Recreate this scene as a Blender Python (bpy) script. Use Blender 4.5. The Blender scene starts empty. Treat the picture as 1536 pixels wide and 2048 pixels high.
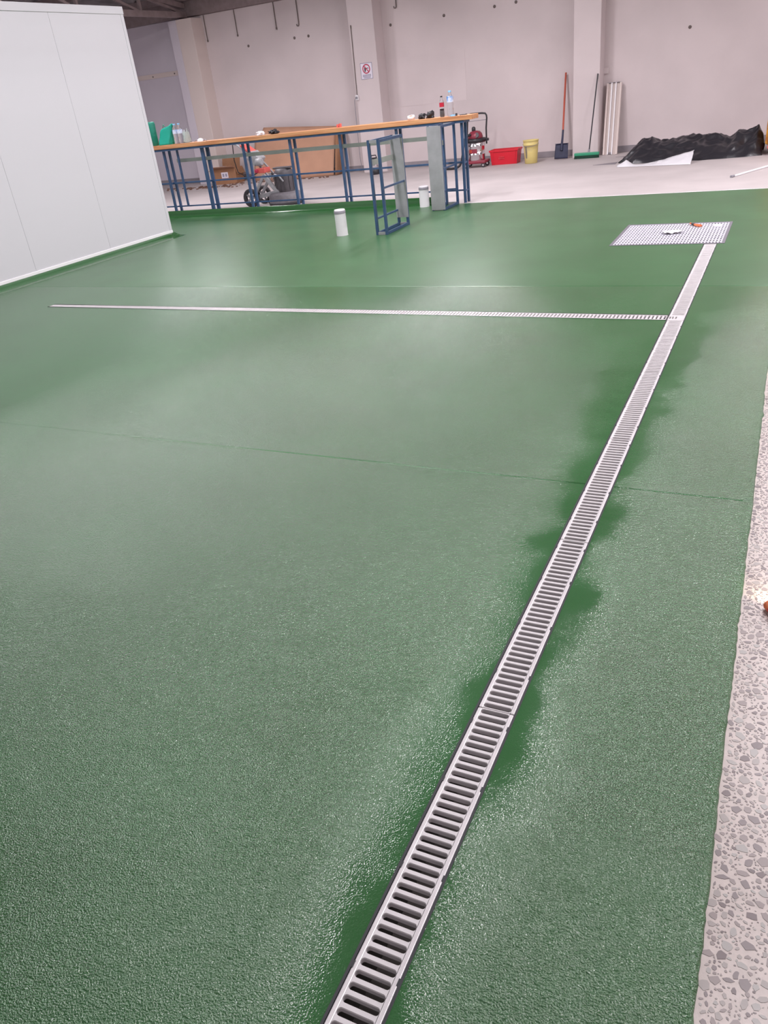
import bpy, math, random
from mathutils import Vector, Matrix, noise

# ------------------------------------------------------------------ camera
scene = bpy.context.scene
col = scene.collection
PITCH, ROLL, YAW = 0.5016665, -0.1212972, 0.4982007
EYE = 1.65
_cy, _sy, _cp, _sp = math.cos(YAW), math.sin(YAW), math.cos(PITCH), math.sin(PITCH)
_f = Vector((-_sy*_cp, _cy*_cp, -_sp)); _r = Vector((_cy, _sy, 0)); _u = _r.cross(_f)
_c, _s = math.cos(ROLL), math.sin(ROLL)
_R = _c*_r + _s*_u; _U = -_s*_r + _c*_u
cam_data = bpy.data.cameras.new('camera'); cam = bpy.data.objects.new('camera', cam_data); col.objects.link(cam)
cam.matrix_world = Matrix(((_R.x, _U.x, -_f.x, 0), (_R.y, _U.y, -_f.y, 0), (_R.z, _U.z, -_f.z, EYE), (0, 0, 0, 1)))
cam_data.sensor_fit = 'VERTICAL'; cam_data.sensor_height = 24.0
cam_data.lens = 1534.154/2048*24.0
cam_data.clip_start = 0.05; cam_data.clip_end = 100
scene.camera = cam

# ------------------------------------------------------------------ world, exposure
world = bpy.data.worlds.new('world'); scene.world = world; world.use_nodes = True
world.node_tree.nodes['Background'].inputs[0].default_value = (0.55, 0.6, 0.7, 1)
world.node_tree.nodes['Background'].inputs[1].default_value = 0.0
vs = scene.view_settings
vs.view_transform = 'Standard'; vs.look = 'None'; vs.gamma = 1.0; vs.use_curve_mapping = False
vs.exposure = 0.12

# overhead batten lamps, all alike, in an even grid under the roof and above the picture: (x, y, z)
LAMP_WATTS = 135
LAMPS = [(x, y, z) for (y, z) in ((3.0, 4.9), (6.4, 4.7), (9.8, 4.4), (13.3, 3.95)) for x in (-10.6, -5.0, 0.9, 6.4)]
LAMP_COLOUR = (1.0, 0.945, 0.995)

# ------------------------------------------------------------------ helpers
def lin(r, g, b):
    f = lambda c: (c/255/12.92) if c/255 <= 0.04045 else ((c/255+0.055)/1.055)**2.4
    return (f(r), f(g), f(b))

class MB:
    def __init__(s): s.v = []; s.f = []; s.sm = []
    def add(s, vs_, fs, smooth=False, M=None):
        o = len(s.v)
        for p in vs_:
            p = Vector(p)
            s.v.append(M @ p if M else p)
        for f in fs:
            s.f.append([i+o for i in f]); s.sm.append(smooth)
        return s
    def box(s, c, d, rz=0.0, M=None):
        x, y, z = d[0]/2, d[1]/2, d[2]/2
        T = Matrix.Translation(c) @ Matrix.Rotation(rz, 4, 'Z')
        if M: T = M @ T
        return s.add([(-x,-y,-z),(x,-y,-z),(x,y,-z),(-x,y,-z),(-x,-y,z),(x,-y,z),(x,y,z),(-x,y,z)],
              [(0,3,2,1),(4,5,6,7),(0,1,5,4),(1,2,6,5),(2,3,7,6),(3,0,4,7)], M=T)
    def bb(s, x0, x1, y0, y1, z0, z1):
        return s.box(((x0+x1)/2,(y0+y1)/2,(z0+z1)/2),(abs(x1-x0),abs(y1-y0),abs(z1-z0)))
    def beam(s, p0, p1, w, h, up=(0,0,1)):
        p0 = Vector(p0); p1 = Vector(p1); d = (p1-p0); L = d.length; d.normalize()
        up = Vector(up)
        if abs(d.dot(up)) > 0.98: up = Vector((0,1,0))
        a = d.cross(up).normalized(); b = a.cross(d).normalized()
        T = Matrix(((a.x,d.x,b.x,0),(a.y,d.y,b.y,0),(a.z,d.z,b.z,0),(0,0,0,1)))
        return s.box((0,0,0),(w,L,h),M=Matrix.Translation((p0+p1)/2) @ T)
    def tube(s, path, r, n=10, caps=True):
        P = [Vector(p) for p in path]; m = len(P)
        rs = r if isinstance(r, (list, tuple)) else [r]*m
        vs_ = []; ref = None
        for i, p in enumerate(P):
            t = (P[min(i+1,m-1)]-P[max(i-1,0)]).normalized()
            if ref is None:
                ref = Vector((0,0,1)) if abs(t.z) < 0.9 else Vector((1,0,0))
            a = (ref - t*ref.dot(t)).normalized(); b = t.cross(a); ref = a
            for k in range(n):
                q = 2*math.pi*k/n
                vs_.append(p + (a*math.cos(q)+b*math.sin(q))*rs[i])
        fs = [(i*n+k, i*n+(k+1)%n, (i+1)*n+(k+1)%n, (i+1)*n+k) for i in range(m-1) for k in range(n)]
        s.add(vs_, fs, True)
        if caps:
            s.add(vs_[:n], [tuple(range(n))[::-1]]); s.add(vs_[-n:], [tuple(range(n))])
        return s
    def lathe(s, prof, n=20, M=None, smooth=True, cap0=True, cap1=True):
        vs_ = [(r*math.cos(2*math.pi*k/n), r*math.sin(2*math.pi*k/n), z) for r, z in prof for k in range(n)]
        fs = [(i*n+k, i*n+(k+1)%n, (i+1)*n+(k+1)%n, (i+1)*n+k) for i in range(len(prof)-1) for k in range(n)]
        s.add(vs_, fs, smooth, M)
        if cap0: s.add(vs_[:n], [tuple(range(n))[::-1]], False, M)
        if cap1: s.add(vs_[-n:], [tuple(range(n))], False, M)
        return s
    def prism(s, poly, z0, z1, M=None):
        n = len(poly)
        vs_ = [(x,y,z0) for x,y in poly]+[(x,y,z1) for x,y in poly]
        return s.add(vs_, [tuple(range(n))[::-1], tuple(range(n,2*n))]+[(i,(i+1)%n,(i+1)%n+n,i+n) for i in range(n)], M=M)
    def grid(s, fn, nu, nv, smooth=True):
        vs_ = [fn(i/nu, j/nv) for j in range(nv+1) for i in range(nu+1)]
        w = nu+1
        return s.add(vs_, [(j*w+i, j*w+i+1, (j+1)*w+i+1, (j+1)*w+i) for j in range(nv) for i in range(nu)], smooth)
    def mesh(s, name, mat):
        me = bpy.data.meshes.new(name)
        me.from_pydata([tuple(p) for p in s.v], [], s.f)
        me.polygons.foreach_set('use_smooth', s.sm)
        me.materials.append(mat); me.update()
        return me
    def build(s, name, mat, parent=None, loc=(0,0,0), rz=0.0, bevel=0.0, solid=0.0):
        return put(name, s.mesh(name, mat), parent, loc, rz, bevel, solid)

def put(name, me, parent=None, loc=(0,0,0), rz=0.0, bevel=0.0, solid=0.0):
    o = bpy.data.objects.new(name, me); col.objects.link(o)
    o.location = loc; o.rotation_euler = (0,0,rz)
    if parent: o.parent = parent
    if solid:
        m = o.modifiers.new('solidify','SOLIDIFY'); m.thickness = solid; m.offset = 0
    if bevel:
        m = o.modifiers.new('bevel','BEVEL'); m.width = bevel; m.segments = 2; m.limit_method = 'ANGLE'; m.angle_limit = 0.6
    return o

def tag(o, label=None, cat=None, group=None, kind=None):
    if label: o['label'] = label
    if cat: o['category'] = cat
    if group: o['group'] = group
    if kind: o['kind'] = kind
    return o
def thing(name, label, cat, loc=(0,0,0), rz=0.0, group=None, kind=None):
    o = bpy.data.objects.new(name, None); col.objects.link(o)
    o.location = loc; o.rotation_euler = (0,0,rz); o.empty_display_size = 0.1
    return tag(o, label, cat, group, kind)

# ------------------------------------------------------------------ materials
def M(name, c, rough=0.5, metal=0.0, var=0.0, vscale=3.0, bump=0.0, bscale=60.0, c2=None, trans=0.0, emit=0.0, vlo=0.35, vhi=0.65, stretch=None, ior=1.5, coat=0.0):
    m = bpy.data.materials.new(name); m.use_nodes = True
    nt = m.node_tree; N = nt.nodes; L = nt.links; b = N['Principled BSDF']
    b.inputs['Base Color'].default_value = (*c, 1); b.inputs['Roughness'].default_value = rough
    b.inputs['Metallic'].default_value = metal; b.inputs['IOR'].default_value = ior
    b.inputs['Transmission Weight'].default_value = trans; b.inputs['Coat Weight'].default_value = coat
    if emit:
        b.inputs['Emission Color'].default_value = (*c, 1); b.inputs['Emission Strength'].default_value = emit
    tc = N.new('ShaderNodeTexCoord')
    vec = tc.outputs['Object']
    if stretch:
        mp = N.new('ShaderNodeMapping'); mp.inputs['Scale'].default_value = stretch
        L.new(vec, mp.inputs['Vector']); vec = mp.outputs['Vector']
    if var or c2:
        n = N.new('ShaderNodeTexNoise'); n.inputs['Scale'].default_value = vscale; n.inputs['Detail'].default_value = 6
        L.new(vec, n.inputs['Vector'])
        r = N.new('ShaderNodeValToRGB'); r.color_ramp.elements[0].position = vlo; r.color_ramp.elements[1].position = vhi
        k2 = c2 if c2 else tuple(x*(1-var) for x in c)
        r.color_ramp.elements[0].color = (*k2, 1); r.color_ramp.elements[1].color = (*c, 1)
        L.new(n.outputs['Fac'], r.inputs['Fac']); L.new(r.outputs['Color'], b.inputs['Base Color'])
    if bump:
        n2 = N.new('ShaderNodeTexNoise'); n2.inputs['Scale'].default_value = bscale; n2.inputs['Detail'].default_value = 3
        L.new(vec, n2.inputs['Vector'])
        bp = N.new('ShaderNodeBump'); bp.inputs['Strength'].default_value = bump; bp.inputs['Distance'].default_value = 0.01
        L.new(n2.outputs['Fac'], bp.inputs['Height']); L.new(bp.outputs['Normal'], b.inputs['Normal'])
    return m

def green_coating():
    m = bpy.data.materials.new('green_coating'); m.use_nodes = True
    nt = m.node_tree; N = nt.nodes; L = nt.links; b = N['Principled BSDF']
    geo = N.new('ShaderNodeNewGeometry'); pos = geo.outputs['Position']
    def math_(op, a, b_=None, clamp=False):
        n = N.new('ShaderNodeMath'); n.operation = op; n.use_clamp = clamp
        for i, x in enumerate((a, b_)):
            if x is None: continue
            if isinstance(x, (int, float)): n.inputs[i].default_value = x
            else: L.new(x, n.inputs[i])
        return n.outputs[0]
    def noise_(scale, detail=3, rough=0.5):
        n = N.new('ShaderNodeTexNoise'); n.inputs['Scale'].default_value = scale; n.inputs['Detail'].default_value = detail
        n.inputs['Roughness'].default_value = rough; L.new(pos, n.inputs['Vector']); return n.outputs['Fac']
    sep = N.new('ShaderNodeSeparateXYZ'); L.new(pos, sep.inputs[0])
    # smoother trowelled border beside the long channel and the joint
    dx = math_('ABSOLUTE', math_('ADD', sep.outputs['X'], 0.60))
    dx = math_('ADD', dx, math_('MULTIPLY', math_('SUBTRACT', noise_(3.2, 3), 0.5), 0.42))
    sm1 = math_('SUBTRACT', 1.0, math_('DIVIDE', math_('SUBTRACT', dx, 0.04), 0.24), True)
    big = noise_(0.9, 4)
    sm2 = math_('MULTIPLY', math_('SUBTRACT', big, 0.60, True), 3.0, True)
    smooth = math_('MAXIMUM', sm1, math_('MULTIPLY', sm2, 0.5))
    # the pour beyond the second joint is a flatter coat
    second = math_('GREATER_THAN', sep.outputs['Y'], 6.68)
    stip = math_('SUBTRACT', 1.0, math_('MULTIPLY', smooth, 0.85))
    flat = math_('DIVIDE', math_('SUBTRACT', sep.outputs['Y'], 1.6), 5.0, True)
    stip = math_('MULTIPLY', stip, math_('SUBTRACT', 1.0, math_('MULTIPLY', flat, 0.72)))
    stip = math_('MULTIPLY', stip, math_('SUBTRACT', 1.0, math_('MULTIPLY', second, 0.9)))
    # base colour with slight roller mottling
    r = N.new('ShaderNodeValToRGB'); r.color_ramp.elements[0].position = 0.3; r.color_ramp.elements[1].position = 0.7
    r.color_ramp.elements[0].color = (*COAT_A, 1); r.color_ramp.elements[1].color = (*COAT_B, 1)
    L.new(noise_(1.6, 5), r.inputs['Fac'])
    L.new(r.outputs['Color'], b.inputs['Base Color'])
    rr = math_('ADD', 0.17, math_('MULTIPLY', math_('SUBTRACT', noise_(2.3, 4), 0.5), 0.04))
    rr = math_('ADD', rr, math_('MULTIPLY', math_('POWER', flat, 0.55), 0.085))
    rr = math_('MINIMUM', rr, 0.262)
    rr = math_('ADD', rr, math_('MULTIPLY', second, 0.10))
    L.new(rr, b.inputs['Roughness']); b.inputs['IOR'].default_value = 1.55; b.inputs['Specular IOR Level'].default_value = 0.95
    # stipple relief
    h = math_('ADD', math_('MULTIPLY', noise_(230, 1, 0.5), 0.62), math_('MULTIPLY', noise_(85, 1), 0.45))
    bp = N.new('ShaderNodeBump'); bp.inputs['Distance'].default_value = 0.0085
    L.new(math_('MULTIPLY', stip, 0.9), bp.inputs['Strength']); L.new(h, bp.inputs['Height'])
    L.new(bp.outputs['Normal'], b.inputs['Normal'])
    return m

COAT_A = (0.029, 0.110, 0.033); COAT_B = (0.039, 0.138, 0.046)
m_coat = green_coating()
m_coat_smooth = M('green_coating_smooth', COAT_A, 0.13, bump=0.12, bscale=12)
m_conc = M('concrete', (0.51, 0.46, 0.455), 0.62, var=0.14, vscale=1.1, bump=0.08, bscale=40)
m_conc_near = M('concrete_ground', (0.53, 0.455, 0.42), 0.35, var=0.14, vscale=30, bump=0.04, bscale=200)
m_wall = M('wall_paint', (0.655, 0.575, 0.575), 0.75, var=0.09, vscale=0.9, bump=0.1, bscale=15)
m_wall_cool = M('wall_paint_cool', (0.66, 0.61, 0.67), 0.75, var=0.07, vscale=0.9)
m_skirt = M('skirting_grey', (0.30, 0.27, 0.29), 0.7, var=0.2, vscale=4)
m_panel = M('coldroom_white', (0.62, 0.615, 0.645), 0.42)
m_trim = M('white_trim', (0.85, 0.84, 0.85), 0.35)
m_roof = M('roof_sheet', (0.30, 0.28, 0.285), 0.6, var=0.5, vscale=2)
m_truss = M('truss_steel', (0.30, 0.235, 0.235), 0.6, var=0.2, vscale=8)
m_gal = M('cast_grate', (0.76, 0.725, 0.735), 0.38, metal=0.25, var=0.10, vscale=14, bump=0.06, bscale=300)
m_trough = M('channel_inside', (0.13, 0.115, 0.105), 0.8)
m_blackrail = M('channel_edge', (0.03, 0.03, 0.036), 0.5)
m_pitfr = M('pit_frame', (0.22, 0.21, 0.24), 0.5, metal=0.3)
m_pitgr = M('pit_grating', (0.58, 0.57, 0.63), 0.45)
m_blue = M('blue_steel', lin(62, 89, 125), 0.42, var=0.25, vscale=9)
m_galv = M('galvanised_sheet', (0.43, 0.43, 0.45), 0.42, metal=0.3, var=0.2, vscale=5)
m_greybar = M('grey_bar', (0.42, 0.44, 0.41), 0.5, metal=0.2, var=0.15, vscale=6)
m_wood = M('pine_top', (0.66, 0.34, 0.16), 0.5, c2=(0.50, 0.20, 0.085), vscale=2.2, stretch=(0.8, 14, 14))
m_dark = M('dark_steel', (0.03, 0.028, 0.035), 0.55)
m_white = M('white_plastic', (0.80, 0.78, 0.80), 0.4)
m_greycap = M('grey_cap', (0.25, 0.24, 0.27), 0.5)
m_black = M('black_plastic', (0.018, 0.017, 0.021), 0.42)
m_rubber = M('rubber', (0.05, 0.045, 0.05), 0.7)
m_mgrey = M('machine_grey', (0.42, 0.42, 0.44), 0.45, var=0.2, vscale=20)
m_mdark = M('machine_dark', (0.10, 0.09, 0.10), 0.5, var=0.2, vscale=20)
m_red = M('red_plastic', (0.62, 0.012, 0.03), 0.38)
m_redp = M('red_paint', (0.72, 0.13, 0.11), 0.5)
m_vred = M('vacuum_red', (0.24, 0.03, 0.05), 0.4)
m_chrome = M('chrome', (0.72, 0.70, 0.72), 0.18, metal=1.0)
m_yel = M('pail_yellow', (0.66, 0.54, 0.20), 0.5, c2=(0.45, 0.38, 0.22), vscale=5, vlo=0.25, vhi=0.45)
m_card = M('cardboard', (0.52, 0.29, 0.19), 0.8, var=0.15, vscale=2)
m_card2 = M('cardboard_brown', (0.34, 0.17, 0.09), 0.8, var=0.15, vscale=6)
m_shaft = M('red_shaft', (0.42, 0.07, 0.035), 0.5)
m_navy = M('navy_steel', (0.028, 0.032, 0.075), 0.6, var=0.3, vscale=14)
m_bgreen = M('broom_green', (0.03, 0.28, 0.15), 0.45)
m_bristle = M('broom_bristle', (0.008, 0.05, 0.03), 0.8, bump=0.6, bscale=250)
m_tarp = M('black_sheeting', (0.02, 0.019, 0.024), 0.34, bump=0.25, bscale=30)
m_wsheet = M('white_sheeting', (0.70, 0.69, 0.72), 0.35, bump=0.15, bscale=20)
m_amber = M('amber_machine', (0.75, 0.36, 0.03), 0.45, c2=(0.35, 0.10, 0.03), vscale=14)
m_gbag = M('green_bag', (0.01, 0.36, 0.26), 0.45, bump=0.5, bscale=14)
m_groll = M('green_roll', (0.01, 0.22, 0.15), 0.5, bump=0.6, bscale=40)
m_clear = M('clear_plastic', (0.93, 0.94, 0.97), 0.1, trans=0.9, ior=1.2)
m_wrap = M('wrap_plastic', (0.70, 0.78, 0.76), 0.25, trans=0.55, ior=1.2, bump=0.6, bscale=30)
m_bluecap = M('blue_cap', (0.22, 0.5, 0.75), 0.4)
m_bluelab = M('blue_label', (0.10, 0.32, 0.75), 0.45, c2=(0.7, 0.75, 0.9), vscale=9, vlo=0.5, vhi=0.56)
m_cola = M('cola', (0.02, 0.008, 0.010), 0.15)
m_colalab = M('cola_label', (0.55, 0.02, 0.05), 0.4)
m_orange = M('orange_tool', (0.75, 0.17, 0.05), 0.45)
m_signw = M('sign_white', (0.72, 0.68, 0.76), 0.5)
m_signg = M('sign_grey', (0.30, 0.28, 0.36), 0.5)
m_signr = M('sign_red', (0.50, 0.03, 0.08), 0.5)
m_stain = M('hole_dark', (0.16, 0.13, 0.12), 0.8)
m_wallbeige = M('wall_beige', (0.68, 0.585, 0.55), 0.75)
m_debris = M('debris', (0.20, 0.11, 0.08), 0.9, var=0.4, vscale=30)
m_scrap = M('grey_scrap', (0.20, 0.18, 0.20), 0.6)
m_tape = M('white_tape', (0.80, 0.76, 0.78), 0.5)
m_lamp = M('lamp_tube', (1.0, 0.96, 0.95), 0.4, emit=6.0)
m_housing = M('lamp_housing', (0.7, 0.7, 0.7), 0.5)
stones = [M('aggregate_%d' % i, c, 0.35, var=0.2, vscale=80) for i, c in enumerate(((0.20, 0.16, 0.16), (0.27, 0.22, 0.21), (0.34, 0.30, 0.28), (0.15, 0.11, 0.11), (0.37, 0.345, 0.325)))]

# ------------------------------------------------------------------ room shell
WY = 17.65            # back wall
PY = 17.22            # front face of the pillars
b = MB()
b.bb(0.0, 9.0, -9.0, WY, -0.12, -0.008)
floor_near = None
floor_ = MB()
floor_.bb(-17.0, 0.0, 11.70, WY, -0.12, -0.003)
floor_.bb(0.0, 9.0, 5.2, WY, -0.12, -0.006)
floor_.bb(-17.0, -12.6, -9.0, 11.70, -0.12, -0.003)
floor_.bb(-12.6, 0.0, -9.0, -3.0, -0.12, -0.003)
fo = tag(floor_.build('floor', m_conc), 'pale dusty concrete slab around the green coated area', kind='structure')
fn = MB(); fn.bb(0.0, 9.0, -9.0, 5.2, -0.12, -0.008)
floor_near = tag(fn.build('floor', m_conc_near), 'ground concrete slab with exposed stones beside the green coating', kind='structure')

# --- green coating, with the channel, cross drain and pit left open
XA, XB, XC, XD, XE = -12.6, -6.93, -0.647, -0.523, 0.040
P0, P1, Q0, Q1 = -1.55, -0.459, 8.318, 9.452
YN, YF = -3.0, 11.715
cl = lambda x: 5.705 + (-0.65-x)*0.0205      # near edge of the cross drain
cu = lambda x: 5.838 + (-0.65-x)*0.0140      # far edge
J1, J2 = 3.11, 6.68
rng = random.Random(5)
co = MB()
def strip(x0, x1, ya, yb, xs_edge=None):
    """ya, yb: number or function of x. Inserts the joint grooves."""
    A = ya if callable(ya) else (lambda x: ya)
    B = yb if callable(yb) else (lambda x: yb)
    z_ = lambda x: 0.0
    rows = [(A, z_)]
    for J, w, d in ((J1, 0.0065, lambda x: (-0.0016 if (-3.4 < x < -2.42 or -1.56 < x < -1.22) else 0.0045 if x > -2.42 else 0.0008)), (J2, 0.012, lambda x: 0.0022)):
        if A(x0) < J-0.05 and B(x0) > J+0.05:
            rows += [((lambda x, q=J-w: q), z_), ((lambda x, q=J: q), (lambda x, d=d: -d(x))), ((lambda x, q=J+w: q), z_)]
    rows += [(B, z_)]
    n = max(1, int((x1-x0)/0.25))
    for (fa, za), (fb, zb) in zip(rows[:-1], rows[1:]):
        for i in range(n):
            u, v = x0+(x1-x0)*i/n, x0+(x1-x0)*(i+1)/n
            co.add([(u, fa(u), za(u)), (v, fa(v), za(v)), (v, fb(v), zb(v)), (u, fb(u), zb(u))], [(0,1,2,3)])
    # vertical skirt round the cell
    for u in (x0, x1):
        co.add([(u, A(u), 0), (u, B(u), 0), (u, B(u), -0.03), (u, A(u), -0.03)], [(0,1,2,3)])
    for F in (A, B):
        co.add([(x0, F(x0), 0), (x1, F(x1), 0), (x1, F(x1), -0.03), (x0, F(x0), -0.03)], [(0,1,2,3)])
strip(XA, XB, YN, YF)
strip(XB, P0, YN, cl); strip(XB, P0, cu, YF)
strip(P0, XC, YN, cl); strip(P0, XC, cu, Q0); strip(P0, XC, Q1, YF)
strip(XC, XD, YN, -1.39); strip(XC, XD, Q1, YF)
strip(XD, P1, YN, Q0); strip(XD, P1, Q1, YF)
XR = 0.0
strip(P1, XR, YN, YF)
# rolled, uneven outer edge of the coating with drips onto the concrete
def edge_x(y):
    return XE - 0.003 + 0.006*noise.noise((0, y*2.1, 3)) + 0.004*noise.noise((4, y*14, 1)) + 0.003*noise.noise((4, y*45, 6)) + 0.016*max(0, noise.noise((9, y*7, 2))-0.30)
ny = 700
ey = [YN+(YF-YN)*i/ny for i in range(ny+1)]
rows = []
for y in ey:
    e = edge_x(y); dj = abs(y-J1)
    zt = -0.0045*max(0, 1-dj/0.012)
    rows.append([(XR, y, zt), (e-0.016, y, zt+0.0006), (e-0.006, y, zt+0.0012), (e-0.001, y, -0.0025), (e+0.002, y, -0.0075), (e+0.002, y, -0.02)])
vv = [p for r_ in rows for p in r_]
co.add(vv, [(i*6+k, i*6+k+1, (i+1)*6+k+1, (i+1)*6+k) for i in range(ny) for k in range(5)], True)
coat = tag(co.build('floor_coating', m_coat), 'glossy stippled green resin coating over the floor', kind='structure')
# glossy smooth strip of resin at the far edge and thin white masking residue
tp = MB()
for i in range(60):
    x0 = -4.35+i*0.075; x1 = x0+0.072
    w0 = 0.012+0.012*noise.noise((x0*3, 0, 0)); w1 = 0.012+0.012*noise.noise((x1*3, 0, 0))
    tp.add([(x0, YF+0.004, 0.0015), (x1, YF+0.004, 0.0015), (x1, YF+0.012+max(0.004,w1)*2, 0.0015), (x0, YF+0.012+max(0.004,w0)*2, 0.0015),
            (x0, YF+0.004, -0.003), (x1, YF+0.004, -0.003), (x1, YF+0.012+max(0.004,w1)*2, -0.003), (x0, YF+0.012+max(0.004,w0)*2, -0.003)],
           [(0,1,2,3),(4,7,6,5),(0,4,5,1),(3,2,6,7)])
tag(tp.build('masking_strip', m_tape, loc=(0,0,0)), 'thin ragged white strip along the far edge of the green floor', 'masking strip')

# --- kerbs / coves in the same green resin
kb = MB()
prof = [(11.655, 0.0008)] + [(11.655+0.045*math.sin(a), 0.0008+0.045*(1-math.cos(a))) for a in (0.3, 0.6, 0.9, 1.2, 1.5708)] + [(11.702, 0.105), (11.708, 0.111), (11.735, 0.111), (11.735, -0.02)]
xs = [XA+(-4.74-XA)*i/60 for i in range(61)]
kv = [(x, y+0.003*noise.noise((x*1.3, y, 0)), z) for x in xs for y, z in prof]
n = len(prof)
kb.add(kv, [(i*n+k, (i+1)*n+k, (i+1)*n+k+1, i*n+k+1) for i in range(60) for k in range(n-1)], True)
kb.add(kv[-n:], [tuple(range(n))]); kb.add(kv[:n], [tuple(range(n))[::-1]])
tag(kb.build('trim_1', m_coat_smooth), 'low green resin kerb running in front of the workbench', kind='structure')
BX, BY1, BZ = -8.40, 9.765, 2.985
cv = MB()
prof = [(0.16, 0.0008), (0.12, 0.006), (0.085, 0.018), (0.055, 0.04), (0.03, 0.062), (0.0, 0.066)]
path = [(BX+0.0, 2.9, 0), (BX+0.0, BY1, 1), (BX-4.0, BY1, 2)]
def cove_pt(x, y, k, o, z):
    if k == 0: return (x+o, y, z)
    if k == 1: return (x+o*0.72, y+o*0.72, z)
    return (x, y+o, z)
pts = []
for i in range(41):
    y = 2.9+(BY1-2.9)*i/40
    pts.append([(BX+o*(1+0.10*noise.noise((y*2.5, o, 0))), y, z) for o, z in prof])
pts[-1] = [(BX+o*0.9, BY1+o*0.9, z) for o, z in prof]
for i in range(1, 21):
    pts.append([(BX-4.0*i/20, BY1+o, z) for o, z in prof])
n = len(prof); kv = [p for r_ in pts for p in r_]
cv.add(kv, [(i*n+k, (i+1)*n+k, (i+1)*n+k+1, i*n+k+1) for i in range(len(pts)-1) for k in range(n-1)], True)
tag(cv.build('trim_2', m_coat_smooth), 'green resin cove at the foot of the white panel room', kind='structure')

# --- white insulated panel room
pr = thing('wall_partition', 'white insulated panel room with flush joints', None, (BX, BY1, 0), kind='structure')
ys = [0.0, -1.345, -2.69, -4.035, -5.38, -6.725]
for y1, y0 in zip(ys[:-1], ys[1:]):
    MB().bb(-0.10, 0.0, y0+0.0013, y1-(0.0013 if y1 else 0.0), 0.055, BZ-0.0).build('wall_panel', m_panel, pr, bevel=0.002)
for k in range(3):
    MB().bb(-0.104-1.3*k-0.002, -0.104-1.3*(k+1)+0.002, -0.10, 0.0, 0.055, BZ).build('wall_panel', m_panel, pr, bevel=0.002)
MB().bb(-0.06, 0.012, -6.73, 0.012, BZ-0.085, BZ+0.006).build('top_trim', m_panel, pr, bevel=0.004)
MB().bb(-0.04, 0.010, -6.73, 0.010, 0.052, 0.100).build('base_trim', m_trim, pr, bevel=0.004)
MB().bb(-0.05, 0.006, -0.05, 0.006, 0.10, BZ-0.085).build('corner_trim', m_panel, pr, bevel=0.003)
MB().bb(-4.0, -0.11, -6.7, -0.11, BZ-0.1, BZ-0.005).build('roof_panel', m_panel, pr)

# --- walls
WH = 3.60
tag(MB().bb(-13.40, 9.0, WY, WY+0.2, -0.12, WH).build('wall_back', m_wall), 'pale rendered back wall', kind='structure')
tag(MB().bb(-17.0, -13.40, WY, WY+0.2, -0.12, WH).build('wall_back', m_wall_cool), 'cool grey painted end of the back wall', kind='structure')
tag(MB().bb(-17.2, -17.0, -9.0, WY, -0.12, 5.2).build('wall_left', m_wall_cool), 'left end wall', kind='structure')
tag(MB().bb(9.0, 9.2, -9.0, WY, -0.12, 5.2).build('wall_right', m_wall), 'right end wall', kind='structure')
tag(MB().bb(-17.0, 9.0, -9.2, -9.0, -0.12, 4.2).build('wall_front', m_wall), 'wall behind the viewer', kind='structure')
PILL = ((-13.30, -12.86), (-8.80, -8.200), (-4.000, -3.488), (1.0, 1.5))
for i, (x0, x1) in enumerate(PILL):
    tag(MB().bb(x0, x1, PY, WY+0.0, -0.01, WH-0.05).build('pillar', m_wallbeige if i == 0 else m_wall, bevel=0.008), 'rendered wall pillar', kind='structure')
tag(MB().bb(-13.53, -13.302, PY-0.004, WY, -0.01, WH-0.05).build('pillar', m_wall_cool, bevel=0.006), 'cool white edge of the end pillar', kind='structure')
sk = MB()
edges = [-17.0] + [e for p in ((-13.53, -12.86),)+PILL[1:] for e in p] + [9.0]
for x0, x1 in zip(edges[0::2], edges[1::2]):
    sk.bb(x0, x1, WY-0.012, WY, 0.0, 0.115)
tag(sk.build('baseboard_back', m_skirt), 'dark grey painted band at the foot of the back wall', kind='structure')

# --- roof and trusses
RS = 0.115
def roof_z(y): return 3.86 + (17.65-y)*RS if y > 4.3 else 3.86 + (17.65-4.3)*RS - (4.3-y)*RS
rf = MB()
nx = 260
for (ya, yb) in ((17.9, 4.3), (4.3, -9.2)):
    vs_ = []
    for i in range(nx+1):
        x = -17.2 + 26.4*i/nx; dz = 0.02*(1 if i % 4 in (0, 1) else -1)
        vs_ += [(x, ya, roof_z(ya)+0.16+dz), (x, yb, roof_z(yb)+0.16+dz)]
    rf.add(vs_, [(2*i, 2*i+2, 2*i+3, 2*i+1) for i in range(nx)])
tag(rf.build('ceiling', m_roof), 'dark underside of the corrugated roof', kind='structure')
for k in range(9):
    y = 17.3-1.55*k
    tag(MB().beam((-17, y, roof_z(y)+0.07), (9, y, roof_z(y)+0.07), 0.06, 0.14).build('purlin', m_truss), 'roof purlin', kind='structure')
tag(MB().bb(-17, 9, WY-0.14, WY+0.1, WH+0.005, WH+0.33).build('wall_plate', m_truss), 'steel eaves beam on top of the back wall', kind='structure')
for x in (-13.2, -8.48, -3.75, 1.25):
    t = thing('roof_truss', 'brown steel roof truss bearing on a wall pillar', None, (x, WY-0.15, 0), kind='structure')
    MB().bb(-0.05, 0.05, -17.0, -0.0, 3.585, 3.70).build('bottom_chord', m_truss, t)
    MB().beam((0, -0.02, roof_z(17.5)-0.06), (0, -13.2, roof_z(4.3)-0.04), 0.09, 0.1).build('top_chord', m_truss, t)
    for k in range(6):
        y0 = -1.55-1.9*k
        MB().beam((0, y0, 3.64), (0, y0, roof_z(WY-0.15+y0)-0.04), 0.06, 0.06).build('web_member', m_truss, t)
        MB().beam((0, y0-0.05, roof_z(WY-0.15+y0)-0.05), (0, y0+1.45 if k == 0 else y0+1.85, 3.68), 0.05, 0.05).build('web_member', m_truss, t)

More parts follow.
